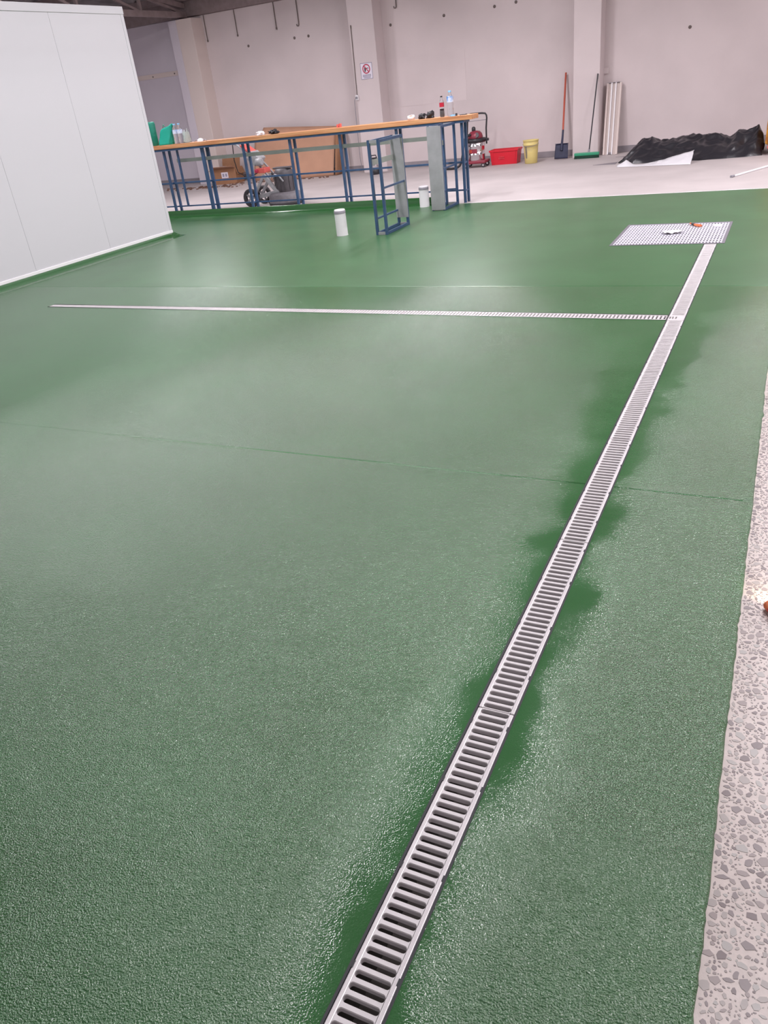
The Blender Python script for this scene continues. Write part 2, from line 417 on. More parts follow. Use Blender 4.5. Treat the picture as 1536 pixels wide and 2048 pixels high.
# --- ceiling lamps
for i, (x, y, z) in enumerate(LAMPS):
    t = thing('batten_lamp', 'long white twin batten lamp hung from the roof', 'lamp', (x, y, z), math.pi/2, group='batten lamps under the roof')
    MB().bb(-0.75, 0.75, -0.10, 0.10, 0.03, 0.09).build('housing', m_housing, t)
    for s in (-0.05, 0.05):
        MB().tube([(-0.72, s, 0.012), (0.72, s, 0.012)], 0.014, 8).build('tube_offscreen', m_lamp, t)
    for s in (-0.6, 0.6):
        MB().tube([(s, 0, 0.09), (s, 0, max(0.12, roof_z(y)+0.1-z))], 0.004, 5).build('hanger', m_dark, t)
    ld = bpy.data.lights.new('batten_light_offscreen', 'AREA'); ld.shape = 'RECTANGLE'; ld.size = 1.5; ld.size_y = 0.22
    ld.energy = LAMP_WATTS; ld.color = LAMP_COLOUR
    lo = bpy.data.objects.new('batten_light_offscreen', ld); col.objects.link(lo); lo.parent = t; lo.location = (0, 0, -0.01)

# ------------------------------------------------------------------ long drain
GX, GW, SL, SR, TH = -0.585, 0.110, 0.085, 0.0076, 0.015
PITCHG = 1.0/36
def bar_verts(side=0):
    """one cross bar between two rounded slots; side=-1/+1 keeps only that half"""
    st = []
    h = SL/2
    for a in (90, 72, 50, 25, 0):
        ang = math.radians(a)
        st.append((-(h-SR)-SR*math.sin(ang), SR*math.cos(ang)))
    st = st + [(-x, s) for x, s in st[::-1]]
    vs_ = []
    for i, (x, s) in enumerate(st):
        w = PITCHG/2 - s; bv = 0.0017 if 0 < i < len(st)-1 else 0.0
        lo_, hi = -w, w
        L0, H0 = (lo_+bv, hi-bv)
        p = [(lo_, -TH), (lo_, -bv*1.1), (L0, 0), (H0, 0), (hi, -bv*1.1), (hi, -TH)]
        if side == 1: p = [(0.0015, -TH), (0.0015, -0.001), (0.0015, 0)] + p[3:]
        if side == -1: p = p[:3] + [(-0.0015, 0), (-0.0015, -0.001), (-0.0015, -TH)]
        vs_ += [(x, a, z) for a, z in p]
    m = len(st)
    return vs_, [(i*6+k, i*6+k+1, (i+1)*6+k+1, (i+1)*6+k) for i in range(m-1) for k in range(5)]
def bar_mesh(side):
    q = MB(); v_, f_ = bar_verts(side); q.add(v_, f_, False); return q.mesh('bar', m_gal)
BARM = {s: bar_mesh(s) for s in (0, 1, -1)}
CLIPM = MB().bb(-0.003, 0.003, 0, 0.016, -0.01, 0.0012).mesh('clip', m_blackrail)
def rails(Lg):
    q = MB()
    for s in (-1, 1):
        q.bb(s*SL/2, s*GW/2, 0.0015, Lg-0.0015, -TH, 0.0)
    return q
def grate(y0, y1, label, parts):
    Lg = y1-y0; n = int(round(Lg/PITCHG)); sc = Lg/(n*PITCHG)
    t = thing('drain_grate', label, 'drain grate', (GX, y0, 0.0), group='grates in the long channel')
    rails(Lg).build('side_rail', m_gal, t, bevel=0.0025)
    joined = MB()
    for k in range(n+1):
        side = 1 if k == 0 else (-1 if k == n else 0)
        if parts:
            o = put('bar', BARM[side], t, (0, k*PITCHG*sc, 0))
        else:
            v_, f_ = bar_verts(side); joined.add([(a, b_+k*PITCHG*sc, c) for a, b_, c in v_], f_, False)
    if not parts: joined.build('bars', m_gal, t)
    for yy in (0.16, 0.42, 0.70, 0.93):
        for s in (-1, 1):
            if yy < Lg: put('clip', CLIPM, t, (s*GW/2, yy, 0))
grate(-0.38, 0.62, 'cast slotted drain grate at the start of the long channel', False)
grate(0.62, 1.62, 'cast slotted drain grate, second full section before the slab joint', True)
grate(1.62, 2.62, 'cast slotted drain grate, section just before the slab joint', True)
grate(2.62, 3.62, 'cast slotted drain grate, section with the slab joint meeting its sides', True)
grate(3.62, 4.62, 'cast slotted drain grate, section just past the slab joint', True)
grate(4.62, 5.70, 'cast slotted drain grate ending at the cross drain', False)
grate(5.84, 6.18, 'short drain grate piece just past the cross drain', False)
grate(6.18, 7.18, 'cast slotted drain grate, section after the short piece', False)
grate(7.18, 8.305, 'cast slotted drain grate running up to the square pit', False)
tj = thing('drain_grate', 'plain junction plate where the cross drain meets the long channel', 'drain grate', (GX, 5.70, 0), group='grates in the long channel')
q = MB()
q.bb(-GW/2, GW/2, 0.002, 0.045, -TH, 0.0); q.bb(-GW/2, GW/2, 0.095, 0.138, -TH, 0.0)
for xa_, xb_ in ((-GW/2, -0.048), (-0.038, -0.030), (-0.020, -0.008), (0.002, GW/2)): q.bb(xa_, xb_, 0.045, 0.095, -TH, 0.0)
q.build('plate', m_gal, tj)
ch = thing('drain_channel', 'black edged channel under the long row of grates', None, (0, 0, 0), kind='structure')
for x0, x1 in ((XC, GX-GW/2-0.0008), (GX+GW/2+0.0008, XD)):
    MB().bb(x0, x1, -1.39, Q0, -0.03, 0.0016).build('edge_rail', m_blackrail, ch)
q = MB(); q.bb(XC, XD, -1.39, Q0, -0.20, -0.17); q.bb(XC-0.01, XC, -1.39, Q0, -0.20, -0.004); q.bb(XD, XD+0.01, -1.39, Q0, -0.20, -0.004); q.bb(XC, XD, -1.40, -1.39, -0.2, -0.004)
q.build('trough', m_trough, ch)

# --- cross drain (slots seen end on)
CXL, CXR = XB+0.006, XC-0.004
slope = math.atan2((cl(CXL)+cu(CXL))/2-(cl(CXR)+cu(CXR))/2, CXL-CXR)
cm = lambda x: (cl(x)+cu(x))/2
def cross_section(x0, x1):
    """x1 is nearer the long channel; mesh in its own frame, bars run across"""
    Lg = x0-x1
    q = MB(); W = 0.124; n = int(round(abs(Lg)/PITCHG)); p = abs(Lg)/n
    for s in (-1, 1): q.bb(0.0015, abs(Lg)-0.0015, s*0.042, s*(W/2-0.006), -TH, 0.0)
    for k in range(n+1):
        a = max(0.0015, k*p-0.0072); c = min(abs(Lg)-0.0015, k*p+0.0072)
        q.bb(a, c, -0.042, 0.042, -TH, -0.0004)
    return q
nsec = 6
for i in range(nsec):
    xa = CXL+(CXR-CXL)*i/nsec; xb = CXL+(CXR-CXL)*(i+1)/nsec
    lab = ('slotted cross drain grate at its closed end by the panel room' if i == 0 else
           'slotted cross drain grate joining the long channel' if i == nsec-1 else
           'slotted cross drain grate, %s section from the closed end' % ('', 'second', 'third', 'fourth', 'fifth')[i])
    o = cross_section(xa, xb).build('cross_drain_grate', m_gal, None, (xa, cm(xa), 0.0), math.atan2(cm(xb)-cm(xa), xb-xa))
    tag(o, lab, 'drain grate', 'grates of the cross drain')
cc = thing('drain_channel', 'black edged channel under the cross drain grates', None, (0, 0, 0), kind='structure')
for sgn, fn_ in ((1, cl), (-1, cu)):
    q = MB(); a, c = XB, XC
    q.add([(a, fn_(a), 0.0014), (c, fn_(c), 0.0014), (c, fn_(c)+sgn*0.0055, 0.0014), (a, fn_(a)+sgn*0.0055, 0.0014),
           (a, fn_(a), -0.03), (c, fn_(c), -0.03), (c, fn_(c)+sgn*0.0055, -0.03), (a, fn_(a)+sgn*0.0055, -0.03)],
          [(0,1,2,3),(4,7,6,5),(0,4,5,1),(3,2,6,7),(0,3,7,4),(1,5,6,2)])
    q.build('edge_rail', m_blackrail, cc)
q = MB(); q.bb(XB, XC, 5.69, 5.95, -0.20, -0.17); q.bb(XB, XC, 5.67, 5.695, -0.2, -0.035); q.bb(XB, XC, 5.935, 5.96, -0.2, -0.035)
q.build('trough', m_trough, cc)

# --- square pit with open mesh grating
pt = thing('pit_grating', 'square open mesh grating over a sump pit', 'grating', ((P0+P1)/2, (Q0+Q1)/2, 0))
hx, hy = (P1-P0)/2, (Q1-Q0)/2
q = MB()
for s in (-1, 1):
    q.bb(s*(hx-0.03), s*(hx-0.001), -hy+0.001, hy-0.001, -0.06, 0.003); q.bb(-hx+0.03, hx-0.03, s*(hy-0.03), s*(hy-0.001), -0.06, 0.003)
q.build('frame', m_pitfr, pt)
q = MB(); nx_, ny_ = 34, 13
ix, iy = hx-0.036, hy-0.036
for k in range(nx_+1):
    x = -ix+2*ix*k/nx_; q.bb(x-0.0065, x+0.0065, -iy-0.006, iy+0.006, -0.007, 0.0)
for k in range(ny_+1):
    y = -iy+2*iy*k/ny_; q.bb(-ix, ix, y-0.017, y+0.017, -0.006, -0.0006)
q.build('mesh_bars', m_pitgr, pt)
q = MB(); q.bb(-hx, hx, -hy, hy, -0.75, -0.72)
for s in (-1, 1):
    q.bb(s*hx, s*(hx+0.02), -hy, hy, -0.75, -0.061); q.bb(-hx, hx, s*hy, s*(hy+0.02), -0.75, -0.061)
tag(q.build('floor_sump', m_trough, None, ((P0+P1)/2, (Q0+Q1)/2, 0)), 'dark sump under the pit grating', kind='structure')
q = MB(); q.prism([(-0.035,-0.05),(0.04,-0.06),(0.05,0.05),(-0.03,0.06)], 0.0005, 0.004)
tag(q.build('paper_card', m_white, None, (-0.60, 9.24, 0.001), 0.1), 'small white card lying on the square pit grating', 'card')
q = MB(); q.grid(lambda u, v: ((u-0.5)*0.19, (v-0.5)*0.13, 0.006+0.02*(noise.noise((u*4, v*4, 0))+0.3*abs(noise.noise((u*11, v*9, 2)))+0.5)), 10, 8)
tag(q.build('paper_scrap', m_white, None, (-1.01, 8.90, 0.001), 0.4, solid=0.002), 'crumpled white scrap on the middle of the pit grating', 'scrap')
pl = thing('pliers', 'orange handled tool lying on the pit grating', 'tool', (-0.82, 9.26, 0.004), -0.9)
pl.scale = (0.75, 0.85, 0.85)
for s in (-1, 1):
    MB().tube([(-0.02, 0.004*s, 0.012), (0.03, 0.016*s, 0.012), (0.08, 0.022*s, 0.012), (0.13, 0.010*s, 0.012)], 0.011, 8).build('handle', m_orange, pl)
q = MB(); q.prism([(-0.02,-0.016),(-0.06,-0.014),(-0.10,-0.004),(-0.10,0.004),(-0.06,0.014),(-0.02,0.016)], 0.002, 0.02)
q.build('jaw', m_black, pl)
q = MB(); q.tube([(-0.10, 0.0, 0.012), (-0.14, 0.006, 0.012), (-0.16, 0.02, 0.012)], 0.009, 6); q.build('grip_end', m_orange, pl)

# ------------------------------------------------------------------ exposed aggregate stones
rs = random.Random(11)
def chip(r_, n_):
    e = rs.uniform(0.5, 1.0); ph = rs.uniform(0, 6.28)
    out = []
    for k in range(n_):
        a = 2*math.pi*k/n_+rs.uniform(-0.28, 0.28); q_ = r_*rs.uniform(0.68, 1.12)
        x, y = q_*math.cos(a), q_*math.sin(a)*e
        out.append((x*math.cos(ph)-y*math.sin(ph), x*math.sin(ph)+y*math.cos(ph)))
    return out
chips = []
for i in range(30):
    q = MB(); poly = chip(1.0, rs.choice((5, 6, 7, 8)))
    q.prism(poly, -0.002, 0.0)
    chips.append(q)
cm_ = [[None]*len(stones) for _ in chips]
for i, q in enumerate(chips):
    for k, sm_ in enumerate(stones): cm_[i][k] = q.mesh('aggregate_stone', sm_)
placed = []
cell = {}
def free(x, y, r_):
    cx, cy = int(x/0.03), int(y/0.03)
    for a in (-1, 0, 1):
        for c in (-1, 0, 1):
            for (px, py, pr_) in cell.get((cx+a, cy+c), ()):
                if (px-x)**2+(py-y)**2 < ((pr_+r_)*0.86)**2: return False
    cell.setdefault((cx, cy), []).append((x, y, r_)); return True
for r_lo, r_hi, tries in ((0.009, 0.017, 2600), (0.0055, 0.009, 14000), (0.0020, 0.0045, 34000)):
    for _ in range(tries):
        y = 0.55+rs.random()**1.35*4.6; x = 0.046+rs.random()**1.2*0.45
        r_ = rs.uniform(r_lo, r_hi)
        if free(x, y, r_): placed.append((x, y, r_))
def shown(p):
    d = Vector((p[0], p[1], -EYE)); f_ = d.dot(_f); w = d.dot(_R)/f_*1534+768; h_ = 1024-d.dot(_U)/f_*1534
    inside = 0 < w < 1545 and 0 < h_ < 2060
    return (p[2]/f_) if inside else 0.0
placed.sort(key=lambda p: -shown(p))
stuff = [MB() for _ in stones]
for i, (x, y, r_) in enumerate(placed):
    k = rs.choices(range(5), (4, 5, 4, 2, 2))[0]; c_ = rs.randrange(len(chips))
    if i < 300:
        o = put('aggregate_stone', cm_[c_][k], floor_near, (x, y, -0.0072), rs.uniform(0, 6.28)); o.scale = (r_, r_, 0.9)
    else:
        T = Matrix.Translation((x, y, -0.0072)) @ Matrix.Rotation(rs.uniform(0, 6.28), 4, 'Z') @ Matrix.Diagonal((r_, r_, 0.9, 1))
        stuff[k].add(chips[c_].v, chips[c_].f, False, T)
for q, sm_ in zip(stuff, stones):
    tag(q.build('small_aggregate', sm_, floor_near), kind='stuff')

# ------------------------------------------------------------------ workbench
TY = 11.78
wb = thing('workbench', 'long narrow workbench with a pine top on blue steel legs', 'workbench', (-7.4, TY, 0))
ox = 7.4
tb = MB().bb(-10.75+ox, -4.165+ox, -0.075, 0.215, 1.128, 1.190)
tb.build('table_top', m_wood, wb, bevel=0.004)
MB().bb(-10.7+ox, -4.30+ox, -0.06, 0.20, 1.094, 1.127).build('top_rail', m_blue, wb)
for k, x in enumerate((-10.72, -9.92, -9.08, -8.23, -7.31, -6.385, -5.405, -4.352)):
    w = 0.058 if k == 2 else 0.036
    for yy in (0.0, 0.15):
        MB().bb(x-w/2+ox, x+w/2+ox, yy-0.018, yy+0.018, 0.0, 1.094).build('leg', m_blue, wb)
    MB().bb(x-0.012+ox, x+0.012+ox, 0.018, 0.132, 0.545, 0.575).build('brace', m_blue, wb)
    MB().bb(x-0.012+ox, x+0.012+ox, 0.018, 0.132, 0.16, 0.18).build('brace', m_blue, wb)
MB().bb(-9.65+ox, -9.62+ox, 0.0, 0.03, 0.18, 1.094).build('leg', m_blue, wb)
MB().bb(-10.72+ox, -4.35+ox, 0.06, 0.086, 0.548, 0.574).build('rail', m_blue, wb)
MB().bb(-10.72+ox, -4.35+ox, 0.06, 0.082, 0.160, 0.182).build('rail', m_blue, wb)
MB().bb(-9.76+ox, -4.75+ox, 0.108, 0.130, 0.888, 0.945).build('grey_bar', m_greybar, wb)

def stand(label, loc, dx, dy, h, sheet_front):
    t = thing('steel_stand', label, 'steel stand', loc)
    w = 0.032
    xs_ = (-dx/2+w/2, dx/2-w/2); ys_ = (w/2, dy-w/2)
    for x in xs_:
        for y in ys_:
            MB().bb(x-w/2, x+w/2, y-w/2, y+w/2, 0.0, h).build('post', m_blue, t)
            MB().bb(x-w/2+0.004, x+w/2-0.004, y-w/2+0.004, y+w/2-0.004, h, h+0.002).build('post_end_shade', m_dark, t)  # dark plate painted for the shade inside the open tube end
    for z in (0.018, h-0.018):
        for x in xs_: MB().bb(x-0.014, x+0.014, w, dy-w, z-0.016, z+0.016).build('rail', m_blue, t)
        for y in ys_: MB().bb(-dx/2+w, dx/2-w, y-0.014, y+0.014, z-0.016, z+0.016).build('rail', m_galv, t)
    MB().bb(xs_[0]-0.01, xs_[0]+0.01, w, dy-w, 0.185, 0.207).build('rail', m_blue, t)
    MB().bb(xs_[1]-0.01, xs_[1]+0.01, w, dy-w, 0.545, 0.567).build('rail', m_blue, t)
    MB().bb(-dx/2+w, dx/2-w, ys_[1]-0.01, ys_[1]+0.01, 0.205, 0.225).build('rail', m_blue, t)
    MB().bb(xs_[0]-0.004, xs_[0]+0.004, w, dy-w, h-0.29, h-0.225).build('flat_bar', m_greybar, t)
    y = -0.004 if sheet_front else dy-w-0.004
    MB().bb(-dx/2-0.004, dx/2+0.004, y-0.003, y+0.003, 0.012 if sheet_front else 0.10, h-(0.005 if sheet_front else 0.04)).build('sheet_panel', m_galv, t)
    return t
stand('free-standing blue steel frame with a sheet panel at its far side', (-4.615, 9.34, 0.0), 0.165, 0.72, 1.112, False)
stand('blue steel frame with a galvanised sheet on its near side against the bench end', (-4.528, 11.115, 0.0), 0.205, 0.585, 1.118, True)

# --- capped pipe stubs
for lab, x, y, h in (('white capped pipe stub standing alone on the open green floor', -5.24, 9.42, 0.275), ('white capped pipe stub standing by the green kerb', -4.945, 11.585, 0.245)):
    t = thing('pipe_stub', lab, 'pipe', (x, y, 0.0), group='capped pipe stubs')
    MB().lathe([(0.078, 0.0), (0.076, 0.012), (0.074, h)], 24).build('pipe', m_white, t)
    MB().lathe([(0.077, h), (0.077, h+0.03), (0.072, h+0.036)], 24).build('collar', m_greycap, t)
    MB().lathe([(0.071, h+0.03), (0.071, h+0.046), (0.066, h+0.05)], 24).build('cap', m_white, t)

# ------------------------------------------------------------------ things on the bench
TZ = 1.190
t = tag(MB().lathe([(0.052, 0.0), (0.062, 0.01), (0.060, 0.2), (0.064, 0.34), (0.052, 0.375), (0.025, 0.38)], 18).build('green_roll', m_groll, None, (-10.10, TY+0.05, TZ)), 'dark green roll standing upright on the bench', 'roll')
gb = thing('tote_bag', 'bright green slumped carrier bag on the bench', 'bag', (-9.86, TY+0.06, TZ))
q = MB()
def bagpt(u, v):
    a = 2*math.pi*u; r_ = 1.0-0.12*v
    s_ = lambda c: math.copysign(abs(c)**0.6, c)
    k = 1+0.16*noise.noise((math.cos(a)*2, math.sin(a)*2, v*3))
    lean = 0.07*v
    top = 0.27*v*(1-0.24*math.cos(a)*-1*v*0+0.18*math.cos(a)*v)
    return (s_(math.cos(a))*0.145*r_*k+lean, s_(math.sin(a))*0.085*r_*k*(1-0.55*v), top)
q.grid(bagpt, 28, 12)
q.grid(lambda u, v: tuple(Vector(bagpt(u, 0))*(1-v)), 28, 1)
q.build('bag_body', m_gbag, gb, solid=0.002)
MB().tube([(-0.03, 0.02, 0.25), (-0.01, 0.02, 0.30), (0.0, 0.015, 0.315), (0.02, 0.01, 0.29), (0.05, 0.01, 0.26)], 0.006, 6).build('handle', m_groll, gb)

def bottle(name, label, cat, loc, h, r_, body, cap, lab, z0, z1, group=None, fill=None):
    t = thing(name, label, cat, loc, group=group)
    MB().lathe([(r_*0.8, 0.0), (r_, 0.012), (r_*0.97, h*0.28), (r_*0.90, h*0.36), (r_, h*0.45), (r_, h*0.66), (r_*0.8, h*0.78), (r_*0.42, h*0.88), (r_*0.40, h*0.94)], 20).build('body', body, t)
    MB().lathe([(r_*0.47, h*0.935), (r_*0.47, h*0.995), (r_*0.4, h)], 16).build('cap', cap, t)
    MB().lathe([(r_*1.015, h*z0), (r_*1.015, h*z1)], 20, cap0=False, cap1=False).build('label', lab, t)
    if fill: MB().lathe([(r_*0.79, 0.004), (r_*0.985, 0.014), (r_*0.955, h*0.28), (r_*0.90, h*fill)], 20).build('liquid', m_cola, t)
    return t
for dx, n_ in ((0.02, 'standing right beside the green bag'), (0.115, 'standing next to the crumpled wrap')):
    bottle('water_bottle', 'clear water bottle with blue label ' + n_, 'bottle', (-9.64+dx*1.05, TY+0.06, TZ), 0.31, 0.046, m_clear, m_bluecap, m_bluelab, 0.50, 0.70, 'paired water bottles')
q = MB()
q.grid(lambda u, v: (0.050*math.cos(2*math.pi*u)*(1-0.2*v)*(1+0.25*noise.noise((math.cos(6.28*u)*2, math.sin(6.28*u)*2, v*4))),
                     0.085*math.sin(2*math.pi*u)*(1-0.2*v)*(1+0.2*noise.noise((math.cos(6.28*u)*2, math.sin(6.28*u)*2, v*4+5))), 0.002+0.17*v*(1+0.4*noise.noise((math.cos(6.28*u)*3, math.sin(6.28*u)*3, 9)))), 40, 8)
tag(q.build('plastic_wrap', m_wrap, None, (-9.395, TY+0.06, TZ), solid=0.0015), 'crumpled clear plastic wrap beside two water bottles', 'plastic wrap')
def crumple(name, mat, label, cat, loc, sx, sy, sz, seed, rz=0.0):
    q = MB()
    def fn_(u, v):
        a = 2*math.pi*u; p = math.pi*(v-0.5)*0.999
        d = Vector((math.cos(a)*math.cos(p), math.sin(a)*math.cos(p), math.sin(p)))
        k = 1+0.75*noise.noise(d*1.9+Vector((seed, 0, 0)))+0.45*noise.noise(d*4.5+Vector((0, seed, 0)))
        return (d.x*sx/2*k, d.y*sy/2*k, max(0.0, sz*(0.42+0.55*d.z*k)))
    q.grid(fn_, 26, 14)
    return tag(q.build(name, mat, None, loc, rz), label, cat)
mk = thing('dust_mask', 'small white dust mask with straps on the bench', 'mask', (-9.10, TY+0.04, TZ))
q = MB(); q.lathe([(0.058, 0.0), (0.056, 0.015), (0.045, 0.034), (0.025, 0.046), (0.006, 0.05)], 18); q.build('mask_cup', m_white, mk)
MB().tube([(-0.055, 0, 0.012), (-0.09, 0.01, 0.035), (-0.115, 0.0, 0.018), (-0.13, -0.02, 0.006)], 0.009, 6).build('strap', m_greycap, mk)
MB().tube([(0.055, 0, 0.012), (0.09, 0.01, 0.02), (0.12, 0.0, 0.006)], 0.008, 6).build('strap', m_greycap, mk)
crumple('paper_towel', m_white, 'white crumpled paper towel on the bench', 'paper', (-7.88, TY+0.04, TZ), 0.17, 0.12, 0.055, 3)
crumple('dark_cloth', m_black, 'small black cloth beside the white paper towel', 'cloth', (-7.61, TY+0.05, TZ), 0.17, 0.12, 0.062, 8)
rp = thing('red_clamp', 'small red clamp lying on the bench', 'clamp', (-6.40, TY+0.05, TZ))
MB().box((-0.022, 0, 0.022), (0.03, 0.03, 0.044), 0.3).build('jaw', m_redp, rp)
MB().box((0.024, 0, 0.026), (0.032, 0.03, 0.052), -0.4).build('jaw', m_redp, rp)
MB().tube([(-0.03, 0, 0.012), (0.04, 0, 0.012)], 0.008, 6).build('screw', m_black, rp)
tr = thing('tape_roll', 'roll of white tape on the bench by the black gloves', 'tape roll', (-5.15, TY+0.02, TZ))
Mt = Matrix.Translation((0, 0, 0.036)) @ Matrix.Rotation(0.2, 4, 'X')
MB().lathe([(0.030, -0.022), (0.055, -0.022), (0.055, 0.022), (0.030, 0.022), (0.030, -0.022)], 22, Mt, cap0=False, cap1=False).build('tape', m_white, tr)
MB().lathe([(0.026, -0.023), (0.030, -0.023), (0.030, 0.023), (0.026, 0.023), (0.026, -0.023)], 22, Mt, cap0=False, cap1=False).build('core', m_card, tr)
crumple('work_glove', m_black, 'crumpled black work glove, the one next to the tape roll', 'glove', (-4.99, TY+0.05, TZ), 0.10, 0.11, 0.07, 21)
crumple('work_glove', m_black, 'crumpled black work glove on the cola bottle side', 'glove', (-4.85, TY+0.06, TZ), 0.105, 0.11, 0.085, 33)
bottle('cola_bottle', 'half full cola bottle with red label and black cap', 'bottle', (-4.655, TY+0.03, TZ), 0.275, 0.034, m_clear, m_black, m_colalab, 0.48, 0.68, None, 0.40)
bottle('water_bottle', 'tall clear water bottle with blue label next to the cola bottle', 'bottle', (-4.53, TY+0.05, TZ), 0.33, 0.047, m_clear, m_bluecap, m_bluelab, 0.55, 0.78)
cp = thing('spray_lid', 'pale blue lid with a dark knob lying by the water bottle', 'lid', (-4.475, TY-0.01, TZ))
MB().lathe([(0.04, 0.0), (0.04, 0.012), (0.03, 0.018)], 16).build('lid', m_bluecap, cp)
MB().lathe([(0.016, 0.0), (0.016, 0.03), (0.01, 0.034)], 12, Matrix.Translation((0.05, 0.01, 0))).build('knob', m_black, cp)
ph = thing('phone', 'dark phone lying flat near the end of the bench', 'phone', (-4.335, TY+0.05, TZ), 0.1)
MB().bb(-0.05, 0.05, -0.035, 0.035, 0.0, 0.010).build('case', m_black, ph, bevel=0.004)
MB().bb(-0.046, 0.046, -0.031, 0.031, 0.010, 0.0106).build('screen', m_dark, ph)

# ------------------------------------------------------------------ floor grinder behind the bench
g = thing('floor_grinder', 'grey and red wheeled floor grinder behind the bench', 'floor grinder', (-8.40, 12.72, -0.003), 0.0)
def wheel(name, c, r_, w, par):
    Mw = Matrix.Translation(c) @ Matrix.Rotation(math.pi/2, 4, 'X')
    wt = MB().lathe([(r_*0.62, -w/2), (r_*0.92, -w/2), (r_, -w*0.3), (r_, w*0.3), (r_*0.92, w/2), (r_*0.62, w/2), (r_*0.62, -w/2)], 26, Mw, cap0=False, cap1=False).build(name, m_rubber, par)
    q = MB(); q.lathe([(r_*0.18, -w*0.35), (r_*0.18, w*0.35)], 12, Mw)
    for k in range(5):
        a = 2*math.pi*k/5; d = Vector((math.cos(a), 0, math.sin(a))); cc_ = Vector(c)
        q.beam(cc_+d*r_*0.1, cc_+d*r_*0.66, 0.03, 0.03, up=(0,1,0))
    q.build('spokes', m_mgrey, wt)
wheel('wheel', (-0.36, -0.20, 0.16), 0.16, 0.06, g)
wheel('wheel', (-0.36, 0.22, 0.16), 0.16, 0.06, g)
wheel('wheel', (-0.10, 0.05, 0.075), 0.075, 0.05, g)
MB().tube([(-0.36, -0.18, 0.16), (-0.36, 0.20, 0.16)], 0.016, 8).build('axle', m_mdark, g)
q = MB()
for s in (-0.13, 0.13):
    q.beam((-0.34, s, 0.17), (-0.06, s, 0.52), 0.035, 0.05); q.beam((-0.06, s, 0.52), (0.20, s, 0.20), 0.045, 0.07)
    q.beam((-0.28, s, 0.16), (0.22, s, 0.23), 0.035, 0.07)
q.beam((-0.06, -0.15, 0.50), (-0.06, 0.15, 0.50), 0.05, 0.06); q.beam((0.2, -0.15, 0.21), (0.2, 0.15, 0.21), 0.07, 0.07)
q.build('chassis', m_mgrey, g, bevel=0.006)
MB().lathe([(0.30, 0.02), (0.31, 0.04), (0.30, 0.17), (0.26, 0.205), (0.19, 0.22)], 32, Matrix.Translation((0.24, 0.02, 0))).build('grinding_head', M('grinder_head', (0.24, 0.225, 0.245), 0.5, var=0.2, vscale=20), g)
MB().lathe([(0.305, 0.004), (0.312, 0.004), (0.312, 0.05), (0.305, 0.05)], 32, Matrix.Translation((0.24, 0.02, 0)), cap0=False, cap1=False).build('brush_skirt', m_rubber, g)
mo = MB().lathe([(0.17, 0.21), (0.175, 0.23), (0.175, 0.50), (0.165, 0.56), (0.13, 0.60), (0.05, 0.605)], 28, Matrix.Translation((0.27, 0.02, 0))).build('motor', m_mdark, g)
q = MB()
for k in range(12):
    a = 2*math.pi*k/12; q.box((0.27+0.178*math.cos(a), 0.02+0.178*math.sin(a), 0.37), (0.02, 0.012, 0.24), a)
q.build('cooling_fin', m_mdark, mo)
MB().bb(0.10, 0.44, -0.06, 0.10, 0.595, 0.625).build('motor_lid', m_mdark, g, bevel=0.01)
q = MB()
for s in (-0.10, 0.10):
    q.tube([(0.06, s, 0.46), (-0.10, s, 0.64), (-0.30, s, 0.86), (-0.55, s, 1.05), (-0.66, s, 1.08)], 0.018, 8)
q.tube([(-0.66, -0.17, 1.08), (-0.66, 0.17, 1.08)], 0.018, 8)
q.build('handle_frame', m_mgrey, g)
MB().box((-0.23, -0.02, 0.80), (0.20, 0.24, 0.17), 0, Matrix.Translation((-0.23,0,0.8)) @ Matrix.Rotation(0.7, 4, 'Y') @ Matrix.Translation((0.23,0,-0.8))).build('control_box', m_mgrey, g, bevel=0.012)
q = MB(); q.lathe([(0.05, -0.06), (0.065, -0.05), (0.065, 0.05), (0.05, 0.06)], 16, Matrix.Translation((-0.10, -0.14, 0.74)) @ Matrix.Rotation(1.57, 4, 'Y'))
q.build('gear_housing', m_mgrey, g)
MB().box((-0.09, -0.06, 0.60), (0.17, 0.2, 0.085), 0, None).build('red_cover', m_redp, g, bevel=0.012)
MB().lathe([(0.035, 0), (0.035, 0.02), (0.02, 0.03)], 14, Matrix.Translation((-0.17, -0.165, 0.60)) @ Matrix.Rotation(math.pi/2, 4, 'X')).build('red_knob', m_signr, g)
MB().beam((-0.46, -0.02, 1.03), (-0.24, -0.02, 0.88), 0.22, 0.035).build('red_panel', m_redp, g, bevel=0.006)
MB().tube([(0.12, -0.12, 0.46), (0.2, -0.17, 0.52), (0.3, -0.19, 0.49), (0.36, -0.17, 0.40)], 0.014, 8).build('hose', m_mgrey, g)
MB().tube([(-0.62, -0.12, 1.06), (-0.63, -0.14, 0.8), (-0.60, -0.13, 0.6), (-0.4, -0.13, 0.5), (-0.2, -0.12, 0.56)], 0.009, 6).build('cable', m_black, g)

